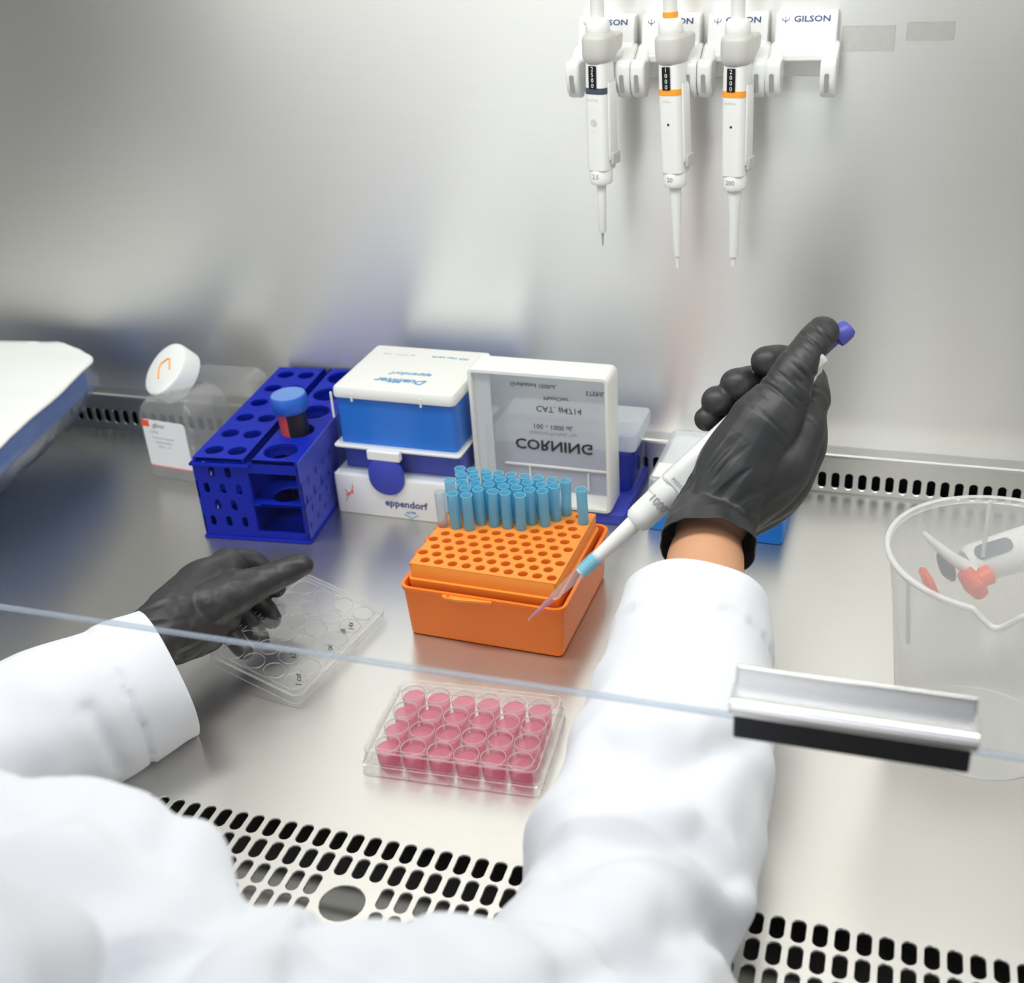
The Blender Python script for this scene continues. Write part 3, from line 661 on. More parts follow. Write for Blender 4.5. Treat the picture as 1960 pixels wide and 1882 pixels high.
# right hand faces run along the depth of the bench
MB().rrbox(-.26, -.022, -.07, .160, [(.056, .002), (.059, 0), (.104, 0), (.105, .001)], .010).build('blue_sheets', plain('blue_sheet', (.07, .20, .62), .5, bump=(30, .4, .003)), pk)
wr = MB(); nU, nV = 60, 16; vs = []; fs = []
path = [(-.27, -.10), (-.03, -.095), (-.006, -.07), (.002, 0), (.000, .10), (-.008, .155), (-.05, .166), (-.27, .166)]
def along(p, t):
    seg = [math.dist(p[i], p[i+1]) for i in range(len(p)-1)]; L = sum(seg)*t; i = 0
    while i < len(seg)-1 and L > seg[i]: L -= seg[i]; i += 1
    k = min(L/seg[i], 1); return (p[i][0]+(p[i+1][0]-p[i][0])*k, p[i][1]+(p[i+1][1]-p[i][1])*k)
for j in range(nV+1):
    for i in range(nU+1):
        x, y = along(path, i/nU); z = .0006+.0985*j/nV
        bul = math.sin(PI*min(1, j/nV*1.0))*.006-.030*max(0, j/nV-.62)-.072*(1-min(1, j/nV*1.25))**1.1
        nz = noise.noise(Vector((x*60, y*60, z*55)))*.007*(.3+math.sin(PI*j/nV))
        vs.append((x+bul+nz, y+(nz if abs(x) > .03 else 0), z if j else .0006))
for j in range(nV):
    for i in range(nU): a = j*(nU+1)+i; fs.append((a, a+1, a+nU+2, a+nU+1))
wr.add(vs, fs).build('plastic_wrap', M['wrap'], pk, ang=60)
sh = MB(); vs = []; fs = []; nU = nV = 36
for j in range(nV+1):
    for i in range(nU+1):
        u, v = i/nU, j/nV
        x = -.36+(.372)*u; y = -.165+(.342-.028*max(0, u-.9)/.1)*v; x -= .030*max(0, v-.90)/.10*(u-.2)
        x -= .010*max(0, v-.93)/.07*(u > .8)*1
        z = .1085+.0022*noise.noise(Vector((x*14, y*14, 2)))+.0010*noise.noise(Vector((x*45, y*45, 5)))+.004*max(0, u-.93)/.07*max(0, v-.5)
        vs.append((x, y, z))
for j in range(nV):
    for i in range(nU): a = j*(nU+1)+i; fs.append((a, a+1, a+nU+2, a+nU+1))
o = sh.add(vs, fs).build('white_pad', M['paper'], pk, ang=60); so = o.modifiers.new('solid', 'SOLIDIFY'); so.thickness = .003; so.offset = -1

# ================================================================ BEAKER AND THE THING IN IT
bc = (.2735, .2055)
bk = thing('beaker', 'large milky plastic beaker with a pouring spout at the right edge', 'beaker', (*bc, 0), 0)
prof = [(.048, .0006), (.0525, .003), (.0545, .008), (.0655, .112), (.0705, .1465)]
def beaker_loop(r, z, spout, n=180):
    L = []
    for j in range(n):
        a = 2*PI*j/n; d = ((a-SPA+PI) % (2*PI))-PI
        k = max(0, 1-abs(d)/.19); k = .9*k+.1*k*k
        rr_ = r+spout*k; L.append((rr_*math.cos(a), rr_*math.sin(a), z-.0*k))
    return L
SPA = math.radians(-95)
B = MB(); 
spo = [0, 0, 0, 0, .017]
Ls = []
for (r, z), s_ in zip(prof, spo): Ls.append(beaker_loop(r, z, s_))
Ls.insert(4, beaker_loop(.0680, .128, .004))
B.loops(Ls, (True, False)); B.build('beaker_wall', M['pp'], bk, ang=70)
MB().loops([beaker_loop(.0700, .1460, .017), beaker_loop(.0732, .1470, .0175), beaker_loop(.0740, .1495, .0175), beaker_loop(.0725, .1510, .0175), beaker_loop(.0703, .1500, .017)], (False, False)).build('rim', M['pprim'], bk, ang=80)
def rib(deg, z0, z1):
    a = math.radians(deg); r0 = .0545+(.0155)*z0/.1465; r1 = .0545+.0155*z1/.1465
    MB().tube([((r0)*math.cos(a), (r0)*math.sin(a), z0), (r1*math.cos(a), r1*math.sin(a), z1)], .0016, 8).build('rib', M['pprim'], bk)
rib(95, .105, .148); rib(-145, .095, .147)
# pipette controller lying inside
A_ = at(1820, 1092, .905); B_ = at(2040, 1025, .915)
ax = (B_-A_).normalized(); vz = (-FW); vz = (vz-ax*vz.dot(ax)).normalized()
pc = thing('pipette_controller', 'wet white handheld dispenser with orange triggers lying inside the beaker', 'dispenser', (0, 0, 0)); pc.matrix_world = frame(A_, ax, vz)
# local x along the body, z towards the viewer, y across
def loopx(x, ry, rz, n=28, cy=0): return [(x, cy+ry*math.cos(2*PI*k/n), rz*math.sin(2*PI*k/n)) for k in range(n)]
MB().loops([loopx(.012, .012, .010), loopx(.016, .0150, .0125), loopx(.05, .0165, .0135), loopx(.085, .0175, .0140), loopx(.089, .015, .012)]).build('body', M['white'], pc)
MB().rrbox(-.015, .0155, -.0055, .0055, [(0, 0), (.0008, 0)], .0053, T=frame((.0315, .0085, .0112), (1, 0, 0), (0, .42, 1))).build('window', plain('slate_window', (.09, .11, .18), .2), pc)
MB().loops([loopx(-.006, .0095, .006, cy=.006), loopx(-.002, .0125, .008, cy=.004), loopx(.0, .0125, .008, cy=.004)]).build('dark_ring', plain('slate_ring', (.07, .08, .12), .3), pc)
MB().tube([(-.014, .034, .002), (-.010, .026, .004), (.0, .010, .008), (.012, -.004, .011)], [.002, .003, .0045, .0055], 14).build('lever', M['white'], pc)
MB().lathe([(.001, -.004), (.008, -.003), (.0095, 0), (.008, .003), (.001, .004)], 24, sx=1.4, sy=.9, T=frame((-.0195, -.004, 0), (0, 1, .0), (1, .2, .35))).build('knob', M['redorange'], pc)
kn = MB().tube([(.004, -.001, .012), (.009, -.013, .013), (.013, -.022, .010)], [.0062, .0085, .0058], 16).tube([(.008, -.011, .012), (.0225, -.009, .013)], [.0065, .0078], 16).build('trigger', M['redorange'], pc)
text('print', 'ACCU', .0055, M['greyline'], pc, (.072, .0035, .0136), (0, 0, 0))

# ================================================================ 24 WELL PLATE WITH PINK MEDIUM
PW, PD = .1278, .0855
pl = thing('well_plate', 'clear 24-well plate with pink liquid in its wells lying on the worktop', 'well plate', (-.1336, .0626, 0), .0553)
skirt = MB()
skirt.rrbox(0, PW, 0, PD, [(.0004, 0), (.0080, 0), (.0085, .0012), (.0150, .0016)], .003, close=(False, False))
skirt.build('base_skirt', M['clear'], pl)
MB().rrbox(0, PW, 0, PD, [(.0004, 0), (.0010, -.0004), (.0016, 0)], .003, close=(False, False)).rrbox(0, PW, 0, PD, [(.0078, -.0001), (.0084, -.0004), (.0088, .0006)], .003, close=(False, False)).build('skirt_line', M['rim'], pl)
for u in (.034, .064, .094): MB().box(u-.0003, u+.0003, -.0006, .0004, .0004, .008).build('skirt_rib', M['rim'], pl)
WPX, WPY, WR = .0193, .0193, .0088
wx0 = (PW-5*WPX)/2; wy0 = (PD-3*WPY)/2
wellm = MB().lathe([(.0080, .0022), (WR, .0175)], 36, close=(True, False)).lathe([(WR-.0002, .0172), (WR+.0002, .0182), (WR+.0005, .0174)], 36, close=(False, False)).build('_w', M['clear']).data
rimm = MB().lathe([(WR-.0004, .0172), (WR-.0002, .0184), (WR+.0003, .0184), (WR+.0005, .0172)], 36, close=(False, False)).build('_r', M['rim']).data
medm = MB().lathe([(.0075, .0026), (.0078, .0028), (.0084, .0140), (.0079, .0134), (.004, .0131)], 32, close=(True, True)).build('_m', M['pink']).data
for n in ('_w', '_r', '_m'): bpy.data.objects.remove(bpy.data.objects[n])
for j in range(4):
    for i in range(6):
        w = bpy.data.objects.new('well', wellm); COL.objects.link(w); w.parent = pl; w.location = (wx0+WPX*i, wy0+WPY*j, 0)
        for n, me in (('well_rim', rimm), ('medium', medm)):
            q = bpy.data.objects.new(n, me); COL.objects.link(q); q.parent = w
ld = MB().rrbox(.0014, PW-.0010, .0012, PD-.0012, [(.0100, -.0004), (.0195, 0), (.0203, .0008)], .006, close=(False, True))
lid = ld.build('lid', M['clear'], pl)
MB().rrbox(.0014, PW-.0010, .0012, PD-.0012, [(.0196, -.0003), (.0204, .0002), (.0203, .0010)], .006, close=(False, False)).rrbox(.0014, PW-.0010, .0012, PD-.0012, [(.0100, -.0008), (.0108, -.0006)], .006, close=(False, False)).rrbox(.0050, PW-.0050, .0050, PD-.0050, [(.0203, 0), (.0206, .0004), (.0203, .0008)], .007, close=(False, False)).build('lid_edge', M['rim'], lid)

# ================================================================ PLATE LID HELD BY THE LEFT HAND
F0 = Vector((-.2095, .1170, .0105)); R0 = Vector((-.1905, .2394, .0105)); L0 = Vector((-.2882, .1333, .0282))
ux = (R0-F0).normalized(); uy = (L0-F0); uy = (uy-ux*uy.dot(ux)).normalized(); uz = ux.cross(uy)
hl = thing('plate_lid', 'clear 24-well plate lid with handwritten marks held tilted in the left glove', 'plate lid')
hl.matrix_world = Matrix((ux, uy, uz)).transposed().to_4x4(); hl.location = F0
TOP = 0
MB().rrbox(0, PW, 0, PD, [(-.0085, 0), (-.0008, 0), (0, .0008)], .007, close=(False, True), n=6).build('lid_sheet', M['cleartray'], hl)
MB().rrbox(0, PW, 0, PD, [(-.0008, -.0003), (.0002, .0003), (0, .0012)], .007, close=(False, False), n=6).rrbox(0, PW, 0, PD, [(-.0087, .0002), (-.0082, -.0003), (-.0078, .0002)], .007, close=(False, False), n=6).rrbox(.0045, PW-.0045, .0045, PD-.0045, [(0, 0), (.0005, .0004), (0, .0009)], .008, close=(False, False), n=6).build('lid_edge', M['rim'], hl)
for j in range(4):
    for i in range(6):
        MB().lathe([(.0082, -.0002), (.0084, -.0016), (.0087, -.0002)], 32, close=(False, False), T=Matrix.Translation((wx0+WPX*i, wy0+WPY*j, 0))).build('lid_ring', M['ring'], hl)
for (x, y, s_) in ((.016, .011, '1 cut'), (.060, .012, 'nc'), (.083, .014, 'dk'), (.0915, .012, '14x'), (.036, .030, 'k2')):
    text('handwriting', s_, .0068, M['ink'], hl, (x, y, .0004), (0, 0, PI/2-.9), shear=.3)

# ================================================================ THE PERSON
def smoothlerp(pts, rad, k=8):
    """Catmull-Rom through points and radii"""
    P = [Vector(p) for p in pts]; out = []; R = []
    P = [P[0]*2-P[1]]+P+[P[-1]*2-P[-2]]; Q = [rad[0]]+list(rad)+[rad[-1]]
    for i in range(1, len(P)-2):
        for s in range(k):
            t = s/k; t2, t3 = t*t, t*t*t
            c = [(-t3+2*t2-t)/2, (3*t3-5*t2+2)/2, (-3*t3+4*t2+t)/2, (t3-t2)/2]
            out.append(P[i-1]*c[0]+P[i]*c[1]+P[i+1]*c[2]+P[i+2]*c[3])
            R.append(Q[i]+(Q[i+1]-Q[i])*(t*t*(3-2*t)))
    out.append(P[-2]); R.append(Q[-2]); return out, R
def limb(mb, pts, rad, n=24, flat=None, k=8):
    """sphere-ended limb; flat=(direction, factor) squeezes the section"""
    p, r = smoothlerp(pts, rad, k)
    d0 = (p[0]-p[1]).normalized(); d1 = (p[-1]-p[-2]).normalized()
    capA = [(p[0]+d0*r[0]*math.cos(a), r[0]*math.sin(a)) for a in (.12, .5, .9, 1.25)]
    capB = [(p[-1]+d1*r[-1]*math.cos(a), r[-1]*math.sin(a)) for a in (1.25, .9, .5, .12)]
    pts2 = [c[0] for c in capA]+p+[c[0] for c in capB]; r2 = [c[1] for c in capA]+r+[c[1] for c in capB]
    L = []; up = None
    for i, q in enumerate(pts2):
        d = (pts2[min(i+1, len(pts2)-1)]-pts2[max(i-1, 0)])
        d = d.normalized() if d.length > 1e-7 else d0
        up = d.orthogonal().normalized() if up is None else (up-d*up.dot(d)).normalized()
        s = d.cross(up); ring = []
        for j in range(n):
            o = (up*math.cos(2*PI*j/n)+s*math.sin(2*PI*j/n))*r2[i]
            if flat: f = Vector(flat[0]).normalized(); o = o-f*o.dot(f)*(1-flat[1])
            ring.append(tuple(q+o))
        L.append(ring)
    mb.loops(L)
def remesh(mb, voxel, smooth=6, factor=.5):
    me = bpy.data.meshes.new('_r'); me.from_pydata(mb.v, [], mb.f)
    bm = bmesh.new(); bm.from_mesh(me); bmesh.ops.recalc_face_normals(bm, faces=bm.faces); bm.to_mesh(me); bm.free()
    o = bpy.data.objects.new('_r', me); COL.objects.link(o)
    r = o.modifiers.new('r', 'REMESH'); r.mode = 'VOXEL'; r.voxel_size = voxel
    s = o.modifiers.new('s', 'SMOOTH'); s.iterations = smooth; s.factor = factor
    dg = bpy.context.evaluated_depsgraph_get(); out = bpy.data.meshes.new_from_object(o.evaluated_get(dg))
    bpy.data.objects.remove(o); return out
def displace(me, fn):
    bm = bmesh.new(); bm.from_mesh(me); bm.normal_update()
    for v in bm.verts:
        d = fn(v.co)
        if d: v.co = v.co+v.normal*d
    bm.to_mesh(me); bm.free()
def cut(me, P, N, radius):
    """open the mesh at a plane: removes what lies on the N side, near P"""
    bm = bmesh.new(); bm.from_mesh(me)
    faces = [f for f in bm.faces if (f.calc_center_median()-P).length < radius]
    es = {e for f in faces for e in f.edges}; vs = {v for f in faces for v in f.verts}
    bmesh.ops.bisect_plane(bm, geom=list(faces)+list(es)+list(vs), plane_co=P, plane_no=N, clear_outer=True)
    bm.to_mesh(me); bm.free()
def mesh_obj(name, me, mat, parent=None, ang=180):
    me.name = name; me.materials.clear(); me.materials.append(mat); me.polygons.foreach_set('use_smooth', [True]*len(me.polygons))
    o = bpy.data.objects.new(name, me); COL.objects.link(o); o.parent = parent; return o
def shrink(rad, d): return [max(r-d, .002) for r in rad]
A = at
# ---- right hand: thumb side towards the camera, fist around the pipette, thumb up on the button
def right_hand(d, arm=True):
    L = []
    L.append(([A(1352,1085,.845), A(1357,1010,.872), A(1385,940,.885)], [.0275, .029, .031], None))                 # wrist
    L.append(([A(1372,1000,.865), A(1412,905,.868), A(1462,815,.862), A(1508,745,.857)], [.028, .031, .0265, .0185], None))   # thenar, thumb base
    L.append(([A(1478,800,.860), A(1515,722,.855), A(1548,668,.857), A(1574,636,.862)], [.0215, .0160, .0132, .0120], None))   # thumb
    L.append(([A(1385,985,.872), A(1480,900,.870), A(1530,825,.872), A(1552,775,.880)], [.024, .026, .0185, .013], None))
    L.append(([A(1390,985,.880), A(1470,925,.89), A(1520,850,.888), A(1548,775,.888)], [.026, .029, .0245, .0145], None))     # index metacarpal
    L.append(([A(1390,975,.888), A(1455,900,.915), A(1490,830,.915), A(1525,790,.91)], [.023, .028, .024, .016], None))
    L.append(([A(1395,965,.897), A(1430,910,.93), A(1480,860,.93)], [.022, .024, .018], None))
    L.append(([A(1380,965,.888), A(1420,900,.905), A(1450,845,.90)], [.024, .026, .022], None))
    F = [([A(1552,765,.890), A(1547,722,.925), A(1510,693,.925), A(1467,692,.896)], [.0148, .0130, .0122, .0118]),
         ([A(1530,800,.905), A(1508,752,.940), A(1456,730,.930), A(1410,736,.900)], [.0152, .0134, .0128, .0126]),
         ([A(1502,845,.915), A(1468,792,.945), A(1420,765,.935), A(1371,768,.903)], [.0145, .0126, .0120, .0116]),
         ([A(1475,880,.920), A(1440,830,.945), A(1396,800,.935), A(1352,802,.908)], [.0135, .0112, .0106, .0096])]
    L += [(p, r, None) for p, r in F]
    return [(p, shrink(r, d), f) for p, r, f in L]
# ---- left hand: thumb on top of the lid edge, fingers under it
def left_hand(d):
    L = []
    L.append(([A(235,1262,.885), A(300,1215,.905), A(350,1172,.93)], [.0245, .0245, .026], None))
    L.append(([A(330,1190,.92), A(385,1130,.95), A(438,1085,.97)], [.0250, .0240, .0150], None))     # back of hand to index knuckle
    L.append(([A(335,1200,.92), A(400,1165,.945), A(440,1130,.96)], [.0260, .0250, .0190], None))
    L.append(([A(330,1215,.915), A(390,1200,.935), A(430,1180,.945)], [.0240, .0210, .0140], None))   # ulnar side
    L.append(([A(385,1165,.93), A(440,1140,.94), A(500,1113,.95), A(545,1095,.955), A(577,1082,.958)], [.0210, .0185, .0135, .0115, .0095], None))  # thumb
    L.append(([A(432,1080,.972), A(478,1076,.985), A(515,1100,.99), A(528,1125,.985)], [.0135, .0105, .0095, .0085], None))  # index
    L.append(([A(425,1110,.965), A(470,1135,.985), A(505,1165,.985), A(520,1185,.98)], [.0125, .0105, .0095, .0085], None))
    L.append(([A(420,1145,.955), A(455,1175,.97), A(485,1205,.968), A(498,1222,.965)], [.0120, .0100, .0090, .0082], None))
    L.append(([A(415,1175,.945), A(435,1205,.955), A(458,1235,.952), A(470,1248,.95)], [.0110, .0090, .0082, .0075], None))
    return [(p, shrink(r, d), f) for p, r, f in L]
def flatmul(lst): 
    mb = MB()
    for p, r, f in lst: limb(mb, p, r, flat=f)
    return mb
# ---- arms and torso axes
RS = [(1332,1165,.815,.050), (1306,1340,.765,.0585), (1271,1500,.71,.0625), (1222,1700,.645,.0630), (1180,1890,.575,.0640), (1040,2060,.50,.064), (850,2092,.455,.064), (620,2160,.42,.066), (480,2420,.36,.07)]
LS = [(322,1288,.885,.050), (120,1388,.85,.0580), (-100,1490,.81,.060), (-290,1600,.75,.061), (-330,1680,.66,.062), (-150,1725,.56,.065), (100,1829,.48,.068), (360,2072,.43,.071), (400,2400,.36,.072)]
def pts(S): return [A(x, y, d) for x, y, d, r in S]
def rads(S, d=0): return [r-d for *_, r in S]
SHR, SHL = A(480,2420,.36), A(400,2400,.36)
MID = Vector((-.03, -.46, .26))
# body under the clothes
body = flatmul(right_hand(.0050)+left_hand(.0048))
limb(body, [A(1357,1000,.875), A(1350,1075,.848), A(1342,1140,.83), A(1306,1340,.765), A(1222,1700,.645), A(1180,1890,.575)], [.0200, .0275, .0300, .038, .044, .044])
limb(body, pts(RS)[4:], [.044, .046, .046, .048, .052])
limb(body, [A(300,1215,.905), A(200,1300,.88), A(-100,1490,.81), A(-290,1600,.75)], [.0180, .030, .040, .044])
limb(body, pts(LS)[3:], [.044, .044, .046, .048, .050, .052])
limb(body, [MID+Vector((0, .03, .02)), MID+Vector((-.02, -.02, -.2)), MID+Vector((-.02, -.04, -.45))], [.09, .11, .11])
limb(body, [SHR, MID, SHL], [.055, .07, .055])
person = mesh_obj('person', remesh(body, .0026, 5), M['skin'])
tag(person, 'person in a white lab coat and black gloves holding a pipette and a plate lid', 'person')

# ---- coat
cb = MB()
ext = pts(RS)[0]+(pts(RS)[0]-pts(RS)[1]).normalized()*.03
limb(cb, [ext]+pts(RS), [.0495]+rads(RS), n=40)
extL = pts(LS)[0]+(pts(LS)[0]-pts(LS)[1]).normalized()*.03
limb(cb, [extL]+pts(LS), [.0495]+rads(LS), n=40)
limb(cb, [MID+Vector((0, .03, .02)), MID+Vector((-.02, -.02, -.2)), MID+Vector((-.02, -.04, -.45))], [.115, .14, .14], n=40)
limb(cb, [SHR, MID, SHL], [.07, .09, .07], n=30)
# raised folds of cloth
def fold(p, r): limb(cb, [A(*q) for q in p], r, n=10)
coat = remesh(cb, .0042, 8)
sleeves = [(pts(RS), 'R'), (pts(LS), 'L')]
def axis_param(co, P):
    best = (1e9, 0, None); acc = 0
    for i in range(len(P)-1):
        d = P[i+1]-P[i]; l = d.length; t = max(0, min(1, (co-P[i]).dot(d)/(l*l))); q = P[i]+d*t; dist = (co-q).length
        if dist < best[0]: best = (dist, acc+t*l, d/l)
        acc += l
    return best
PR, PLf = pts(RS), pts(LS)
creases = [  # (pixel polyline, depth, half-width, height): a long soft furrow in the cloth
    ([(1175,1440), (1250,1462), (1340,1452), (1430,1415)], .70, .012, -.0055),
    ([(1070,1668), (1150,1625), (1240,1598), (1330,1612), (1400,1680)], .61, .010, -.0065),
    ([(1290,1780), (1360,1770), (1420,1800), (1440,1850)], .55, .014, -.010),
    ([(1180,1400), (1260,1380), (1340,1395)], .71, .010, .003),
    ([(1110,1590), (1200,1560), (1300,1560)], .64, .012, .004),
    ([(60,1480), (110,1490), (170,1530), (260,1590), (320,1590)], .46, .010, -.008),
    ([(200,1900), (300,1840), (380,1750), (440,1712), (500,1705)], .42, .014, -.014),
    ([(0,1545), (100,1545)], .47, .010, -.006),
    ([(170,1360), (200,1410), (230,1470)], .82, .008, -.004),
    ([(560,1850), (640,1840), (720,1870)], .40, .010, -.006),
    ([(1100,1860), (1200,1830), (1290,1860)], .52, .010, -.006)]
CR = [([A(x, y, d) for x, y in p], w, h) for p, d, w, h in creases]
def segd(co, P):
    b = 1e9
    for i in range(len(P)-1):
        d = P[i+1]-P[i]; t = max(0, min(1, (co-P[i]).dot(d)/d.length_squared)); b = min(b, (co-(P[i]+d*t)).length)
    return b
vd = lambda co: (co-CAM).normalized()
def coat_disp(co):
    r = axis_param(co, PR); l = axis_param(co, PLf)
    b = r if r[0] < l[0] else l
    s = b[1]; d = b[2]
    # folds: run across the sleeve, wander along it
    side = co-d*co.dot(d)
    n = noise.noise(Vector((s*26, side.x*7, side.y*7+side.z*7)))*.0050*min(1, max(0, s-.03)/.08)
    n += noise.noise(co*34)*.0020+noise.noise(co*13+Vector((3, 1, 7)))*.0045*min(1, max(0, s-.02)/.1)
    n *= 1+.4*min(1, max(0, s-.06)/.12)
    if s < .036: n += .0014
    elif s < .039: n -= .0012
    for P, w, h in CR:
        # distance measured across the line of sight
        ds = 1e9
        v = vd(co)
        for i in range(len(P)-1):
            a = P[i]-CAM; c_ = P[i+1]-CAM; k = (co-CAM).length
            a = a.normalized()*k; c_ = c_.normalized()*k; e = c_-a; t = max(0, min(1, (co-CAM-a).dot(e)/e.length_squared))
            ds = min(ds, (co-CAM-a-e*t).length)
        if ds < w*2.2 and abs((co-CAM).dot(FW)-(P[0]-CAM).dot(FW)) < .16: n += h*math.exp(-(ds/w)**2*1.6)
    return n
displace(coat, coat_disp)
nR = (PR[0]-PR[1]).normalized(); nL = (PLf[0]-PLf[1]).normalized()
cut(coat, PR[0], nR, .10); cut(coat, PLf[0], nL, .10)
co_ = mesh_obj('lab_coat', coat, M['coat'], person); co_['label'] = 'white lab coat with hemmed cuffs'
so = co_.modifiers.new('solid', 'SOLIDIFY'); so.thickness = .0022; so.offset = -1

# ---- gloves
gR = flatmul(right_hand(0))
axw = (A(1352,1085,.845)-A(1357,1010,.872)).normalized()
cuffc = A(1354,1042,.850)
limb(gR, [A(1362,985,.880), A(1357,1010,.866), cuffc, cuffc+axw*.03], [.029, .0310, .0350, .0375], n=40)
gm = remesh(gR, .0011, 7)
TH = [A(1412,905,.868), A(1574,636,.862)]; th = (TH[1]-TH[0]).normalized()
WR_ = A(1362,985,.880)
def gl_disp(co):
    n = 0
    t = (co-TH[0]).dot(th)
    # creases across the thumb and at the wrist
    f = co.x*.0
    dn = (co-A(1500,745,.845)).length
    m1 = math.exp(-(dn/.030)**2)
    q = co-th*co.dot(th)
    ph = noise.noise(Vector((t*210+q.x*45, q.y*40, q.z*40)))
    n += -max(0, ph)**1.2*.0040*m1
    m2 = math.exp(-((co-A(1562,650,.85)).length/.018)**2); n += -max(0, noise.noise(Vector((t*230+q.x*60, q.y*60, q.z*40+5))))*.0026*m2
    s = (co-WR_).dot(axw); m3 = math.exp(-((s-.004)/.022)**2)
    rad = co-axw*co.dot(axw)
    n += -(max(0, noise.noise(Vector((s*120+rad.x*95, rad.y*40, rad.z*60)))))*.0052*m3
    n += noise.noise(co*60)*.0007
    if s > .012: n += noise.noise(Vector((rad.x*55, rad.y*55, s*20+rad.z*55)))*.0048*min(1, (s-.012)/.02)
    return n
displace(gm, gl_disp)
cut(gm, cuffc+axw*.004, (axw+UP*-.10).normalized(), .07)
glr = mesh_obj('glove', gm, M['nitrile'], person); glr['label'] = 'black nitrile glove holding the pipette, with loose wrinkled cuff'
so = glr.modifiers.new('solid', 'SOLIDIFY'); so.thickness = .0008; so.offset = -1
gL = flatmul(left_hand(0))
gm = remesh(gL, .0011, 7)
axl = (A(235,1262,.885)-A(350,1172,.93)).normalized(); WL = A(300,1215,.905)
def gl2(co):
    s = (co-WL).dot(axl); rad = co-axl*co.dot(axl)
    n = -(max(0, noise.noise(Vector((s*60+rad.x*80, rad.y*110, rad.z*90)))))*.0040*math.exp(-((s-.000)/.028)**2)
    n += -max(0, noise.noise(co*95+Vector((4, 4, 4))))*.0014+noise.noise(co*45)*.0010
    return n
displace(gm, gl2); cut(gm, A(250,1250,.89), axl, .06)
gll = mesh_obj('glove', gm, M['nitrile'], person); gll['label'] = 'black nitrile glove gripping the plate lid'
so = gll.modifiers.new('solid', 'SOLIDIFY'); so.thickness = .0008; so.offset = -1

# ================================================================ PIPETTE IN THE RIGHT HAND
T0 = A(1011,1187,.903); T1 = A(1610,640,.872)
pax = (T1-T0).normalized(); pz = (-FW-pax*(-FW).dot(pax)).normalized()
hp = thing('pipette', 'white pipette marked 1000 held in the right gloved hand, blue-tinted tip filled with pink', 'pipette')
# local: z along the pipette (up), y towards the camera
py_ = pz; px_ = py_.cross(pax)
mw_ = Matrix((px_, py_, pax)).transposed().to_4x4(); mw_.translation = T0; hp.matrix_world = mw_
Ltot = (T1-T0).length
def along_px(x, y):   # distance along the axis of the point seen at a pixel
    a = (Vector((x, y))-Vector((1011, 1187))).dot(Vector((599, -547)).normalized())/811.2
    return a*Ltot
zs_ = along_px(1139,1078); zc0 = along_px(1222,985); zc1 = along_px(1262,945); zb = along_px(1288,920); ze = along_px(1548,705)
MB().lathe([(.0007, 0), (.0012, .004), (.0030, .026), (.0046, .050), (.0050, .054), (.0054, zs_+.004), (.0058, zs_+.0045), (.0058, zs_+.0075)], 36, close=(False, False)).build('disposable_tip', M['tipclear'], hp)
MB().lathe([(.0055, zs_-.010), (.0058, zs_+.0055)], 36, close=(False, False)).build('tip_collar', M['tip'], hp)
MB().lathe([(.0001, .0015), (.0006, .0015), (.0024, .024), (.0025, .0245)], 20).build('pink_sample', clear('pink_sample', (.95, .55, .65), .4, .35, (.95, .45, .55), .1, 1.35), hp)
MB().lathe([(.0038, zs_-.012), (.0042, zs_), (.0048, zs_+.002), (.0050, zs_+.01), (.0066, zc0-.008), (.0070, zc0)], 36).build('shaft', M['white'], hp)
MB().lathe([(.0080, zc0-.004), (.0102, zc0-.001), (.0108, zc0+.004), (.0112, zc1-.002), (.0116, zc1-.001), (.0117, zc1+.0005), (.0120, zc1+.001), (.0122, zb+.002)], 44).build('barrel_collar', M['white'], hp)
MB().lathe([(.01155, zc1-.0012), (.01185, zc1-.0004)], 44, close=(False, False)).build('collar_line', M['grey'], hp)
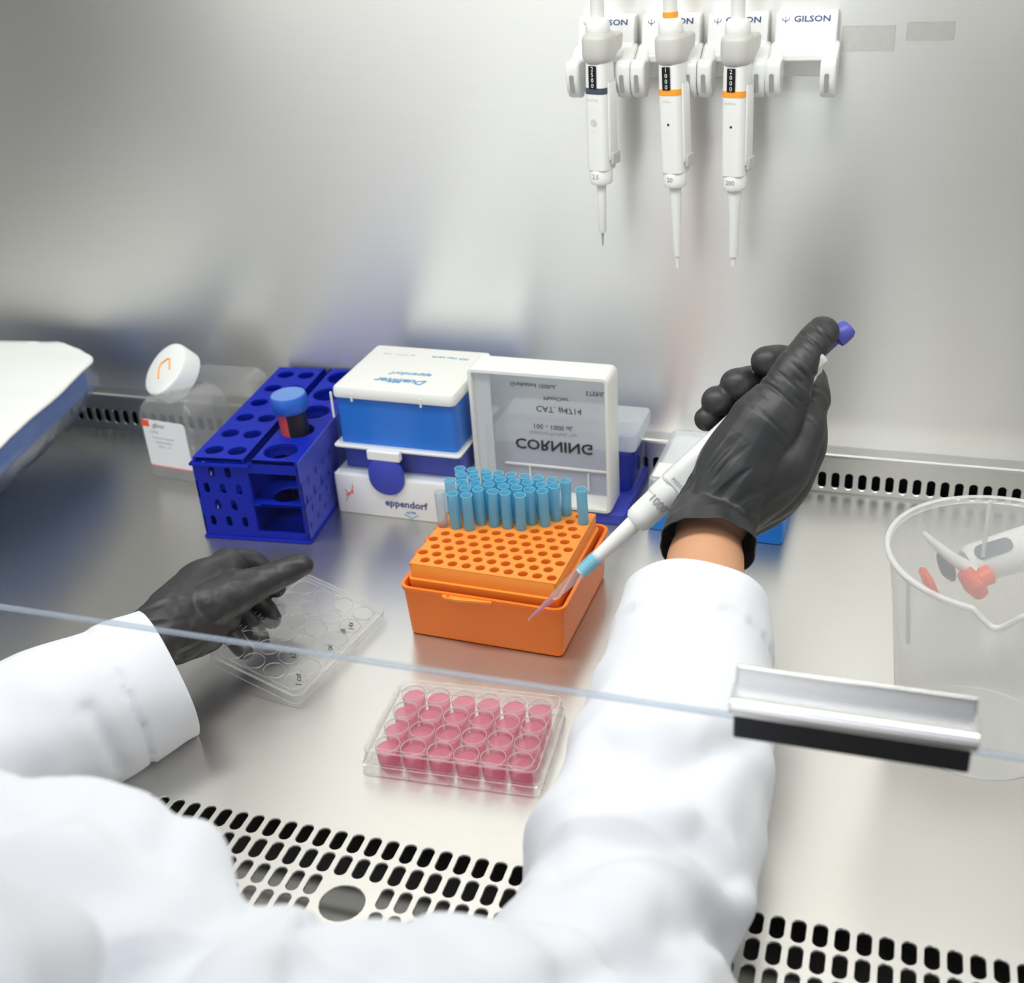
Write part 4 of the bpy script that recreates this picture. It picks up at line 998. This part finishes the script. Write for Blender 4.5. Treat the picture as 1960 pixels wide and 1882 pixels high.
T_ = Matrix.Identity(4)
MB().rrbox(-.0150, .0125, -.0125, .0125, [(zb-.0022, .0020), (zb-.0012, .0008), (zb, .0), (zb+.05, 0), (ze-.02, .0), (ze-.006, .002), (ze, .004)], .0075, n=7).build('handle_body', M['white'], hp)
MB().rrbox(-.0190, -.0138, -.006, .006, [(zb+.010, .001), (zb+.014, 0), (ze-.05, 0)], .0015).build('ejector_arm', M['whiteg'], hp, bevel=.0004)
MB().rrbox(-.0188, -.0134, -.0075, .0075, [(zb-.001, .001), (zb+.001, 0), (zb+.013, 0), (zb+.017, .0015)], .002).build('ejector_foot', M['grey'], hp)
MB().lathe([(.0105, ze-.004), (.0108, ze-.002), (.0105, ze+.006), (.0085, ze+.009), (.0070, ze+.0095)], 48, flute=({1, 2}, .04)).build('adjusting_ring', M['white'], hp, ang=60)
MB().lathe([(.0040, ze+.01), (.0040, Ltot-.006), (.0072, Ltot-.005), (.0078, Ltot-.002), (.0076, Ltot+.005), (.006, Ltot+.008)], 36).build('plunger_button', M['button'], hp)
MB().prism([(.008, ze-.012), (.026, ze-.006), (.029, ze+.010), (.024, ze+.012), (.020, ze+.000), (.008, ze+.004)], -.006, .006, 'x').build('finger_hook', M['grey'], hp, bevel=.002)
# printing follows the axis; characters read across it
def on(x, y, z): return Matrix(((0, -1, 0, x), (0, 0, 1, y), (-1, 0, 0, z), (0, 0, 0, 1)))
text('volume_text', '1000', .0085, M['greyline'], hp, None, bend=.0114, M4=Matrix.Translation((0, .0119, (zc0+zc1)/2+.008)) @ Matrix(((-1, 0, 0, 0), (0, 0, 1, 0), (0, 1, 0, 0), (0, 0, 0, 1))), bold=.0001)
text('serial_text', 'M02070L', .0040, M['greyline'], hp, None, M4=Matrix.Translation((-.001, .0126, zb+.0035)) @ Matrix(((-1, 0, 0, 0), (0, 0, 1, 0), (0, 1, 0, 0), (0, 0, 0, 1))))
MB().box(-.010, .010, .01245, .0126, zb-.0005, zb-.0002).build('printed_line', M['greyline'], hp)
